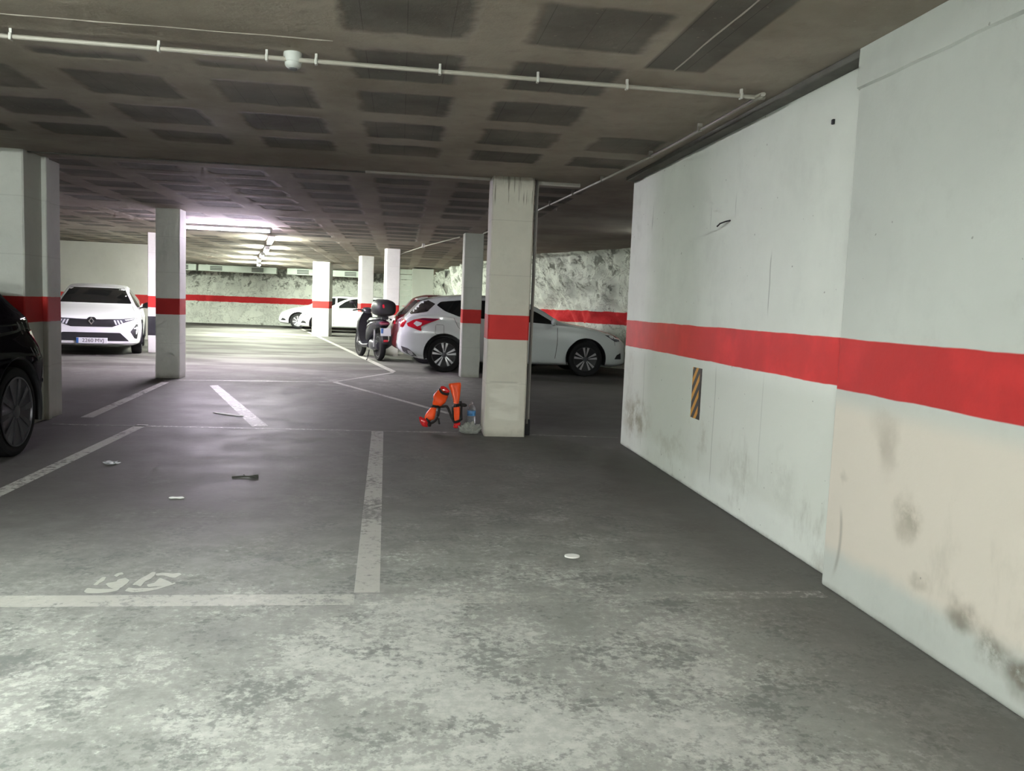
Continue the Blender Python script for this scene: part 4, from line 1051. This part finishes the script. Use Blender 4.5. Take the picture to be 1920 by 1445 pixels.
g4 = guard('lower_guard', [(855, 757, 5.0, 0), (856.5, 766, 6, 0), (856.5, 778, 5.6, 0), (856.5, 789, 4.8, 0)], M['orange'], 6)
guard('foot_cap', [(858, 790, 5.5, 0), (856.5, 796, 6, -.02), (853.5, 800.5, 4.4, -.02), (852, 802.5, 1.5, 0)], M['redvinyl'])
def strap(pts, w, name='strap', flat=.5):
    bm = bmesh.new(); P = smoothpath([at(u, v, GY + dy) - gd.location for u, v, dy in pts], 5)
    w *= 1.35
    tube(bm, P, 0, 10, rs=[(w * GY / f_ * flat, w * GY / f_)] * len(P)); return obj(name, bm, M['strap'], gd, True)
strap([(824, 729, -.045), (829, 736, -.06), (838, 739, -.03), (841, 738, .02)], 1.9)
strap([(808, 763, .03), (812, 761, -.05), (818, 762, -.05), (830, 762, .02), (838, 762, .02), (843, 772, .02), (848, 785, .02), (852, 791, -.03), (860, 789, -.05), (866, 785, .02)], 1.8)
strap([(824, 763, .01), (822, 775, 0), (818, 786, -.02), (808, 793, -.04), (802, 788, -.07), (799, 784, -.02)], 1.9)
strap([(822, 784, 0), (823, 791, 0), (824, 795, .0)], 1.4)
strap([(850, 762, .02), (852, 760.5, -.05), (858, 759.5, -.05), (864, 758, 0)], 2.1)
strap([(849, 762, .03), (849, 776, .02), (850, 790, .02)], 1.6)
strap([(863, 752, .02), (865, 760, .02), (864.5, 774, .02), (865, 787, .02)], 1.8)
bm = bmesh.new(); c = at(869.5, 759, GY + .0) - gd.location
bmesh.ops.create_uvsphere(bm, u_segments=18, v_segments=10, radius=1, matrix=Matrix.Translation(c) @ Matrix.Rotation(.15, 4, 'Y') @ Matrix.Diagonal((.034, .03, .019, 1)))
obj('strap_end_pad', bm, M['strap'], gd, True)
bm = bmesh.new(); c = at(805, 795, GY - .03) - gd.location
bmesh.ops.create_uvsphere(bm, u_segments=14, v_segments=8, radius=1, matrix=Matrix.Translation(c) @ Matrix.Diagonal((.022, .03, .028, 1))); obj('ankle_pad', bm, M['strap'], gd, True)

# bottle and crumpled film
bt = empty('water_bottle', (.755, 8.45, 0)); tag(bt, 'clear plastic water bottle with a blue label beside the stained pillar', 'bottle')
bm = bmesh.new(); lathe(bm, [(.03, .0), (.043, .006), (.044, .05), (.041, .06), (.044, .07), (.044, .11), (.042, .12), (.042, .18), (.044, .19), (.043, .205), (.030, .235), (.014, .255), (.014, .265)], n=28)
obj('bottle_body', bm, M['bottle'], bt, True)
bm = bmesh.new(); lathe(bm, [(.0435, .137), (.0447, .139), (.0447, .187), (.0435, .189)], n=28); obj('bottle_label', bm, M['bottlelabel'], bt, True)
bm = bmesh.new(); lathe(bm, [(.016, .258), (.016, .275), (.012, .277)], n=18); obj('bottle_cap', bm, M['bottle'], bt, True)
def crumple(name, c, r, m, label, cat, seed, amp=.5, sub=4):
    bm = bmesh.new(); bmesh.ops.create_icosphere(bm, subdivisions=sub, radius=1)
    for v in bm.verts:
        q = v.co.copy(); k = 1 + amp * noise.fractal(q * 1.9 + Vector((seed, 0, 0)), .8, 2.2, 4)
        v.co = Vector((q.x * r[0] * k, q.y * r[1] * k, max(0, (q.z + .75) * r[2] * k)))
    o = obj(name, bm, m, None, True, 25); o.location = c; return tag(o, label, cat)
crumple('plastic_bag', (.715, 8.13, 0), (.085, .05, .05), M['film'], 'crumpled clear plastic bag on the floor by the pillar foot', 'plastic bag', 4, .7)

# litter
def chip(name, pts, c, h, m, label, cat):
    bm = bmesh.new(); prism(bm, rnd(pts, .006, 3), 'xy', 0, h); o = obj(name, bm, m); o.location = c; return tag(o, label, cat)
chip('paper_strip', [(-.18, .10), (-.16, .125), (0, .05), (.16, -.09), (.18, -.125), (.12, -.12)], (-1.78, 9.10, .003), .006, M['paper'], 'long narrow white strip lying on the floor beyond the back line', 'paper')
chip('paper_scrap', [(-.045, .0), (-.03, .022), (0, .015), (.03, .026), (.05, 0), (.03, -.018), (0, -.01), (-.03, -.02)], (-1.345, 5.30, .003), .004, M['paper'], 'small white paper scrap in the middle of the left bay', 'paper')
chip('bottle_cap', [(.040 * math.cos(a) , .033 * math.sin(a)) for a in [2 * PI * k / 14 for k in range(14)]], (.91, 4.09, .002), .006, M['paper'], 'flat white oval disc on the worn floor of the right bay', 'disc')
crumple('foil_scrap', (-2.07, 6.36, 0), (.045, .03, .012), M['shiny'], 'tiny shiny scrap near the black car line', 'foil', 9, .8, 3)
tw = bmesh.new(); tube(tw, smoothpath([(-.09, -.01, .006), (-.02, .01, .008), (.04, -.01, .012), (.09, -.02, .008)]), .006, 6); tube(tw, [(0, .005, .01), (-.02, .05, .012)], .004, 6); tube(tw, [(.03, 0, .01), (.08, .03, .012)], .008, 6)
o = obj('dry_twig', tw, M['twig'], None, True); o.location = (-1.04, 5.93, 0); tag(o, 'dark dry twig lying on the floor of the left bay', 'twig')

# ------------------------------------------------------------------ world, camera
w = bpy.data.worlds.new('World'); sc.world = w; w.use_nodes = True
w.node_tree.nodes['Background'].inputs[0].default_value = (.5, .55, .5, 1); w.node_tree.nodes['Background'].inputs[1].default_value = 0.0
cam = bpy.data.cameras.new('camera'); co = bpy.data.objects.new('camera', cam); C.objects.link(co); sc.camera = co
cam.sensor_fit = 'HORIZONTAL'; cam.sensor_width = 36; cam.lens = 36 * f_ / 1920; cam.clip_end = 200; cam.clip_start = .05
co.matrix_world = Matrix(((RX.x, -DN.x, -FW.x, 0), (RX.y, -DN.y, -FW.y, 0), (RX.z, -DN.z, -FW.z, H_), (0, 0, 0, 1)))
sc.view_settings.view_transform = 'Standard'; sc.view_settings.look = 'None'; sc.view_settings.gamma = 1; sc.view_settings.exposure = 0.95
sc.view_settings.use_curve_mapping = False
sc.cycles.use_denoising = True
sc.cycles.use_adaptive_sampling = True; sc.cycles.adaptive_threshold = .12; sc.cycles.adaptive_min_samples = 12
sc.cycles.max_bounces = 6; sc.cycles.diffuse_bounces = 3; sc.cycles.glossy_bounces = 2; sc.cycles.transmission_bounces = 4; sc.cycles.sample_clamp_indirect = 5
sc.cycles.use_light_tree = True
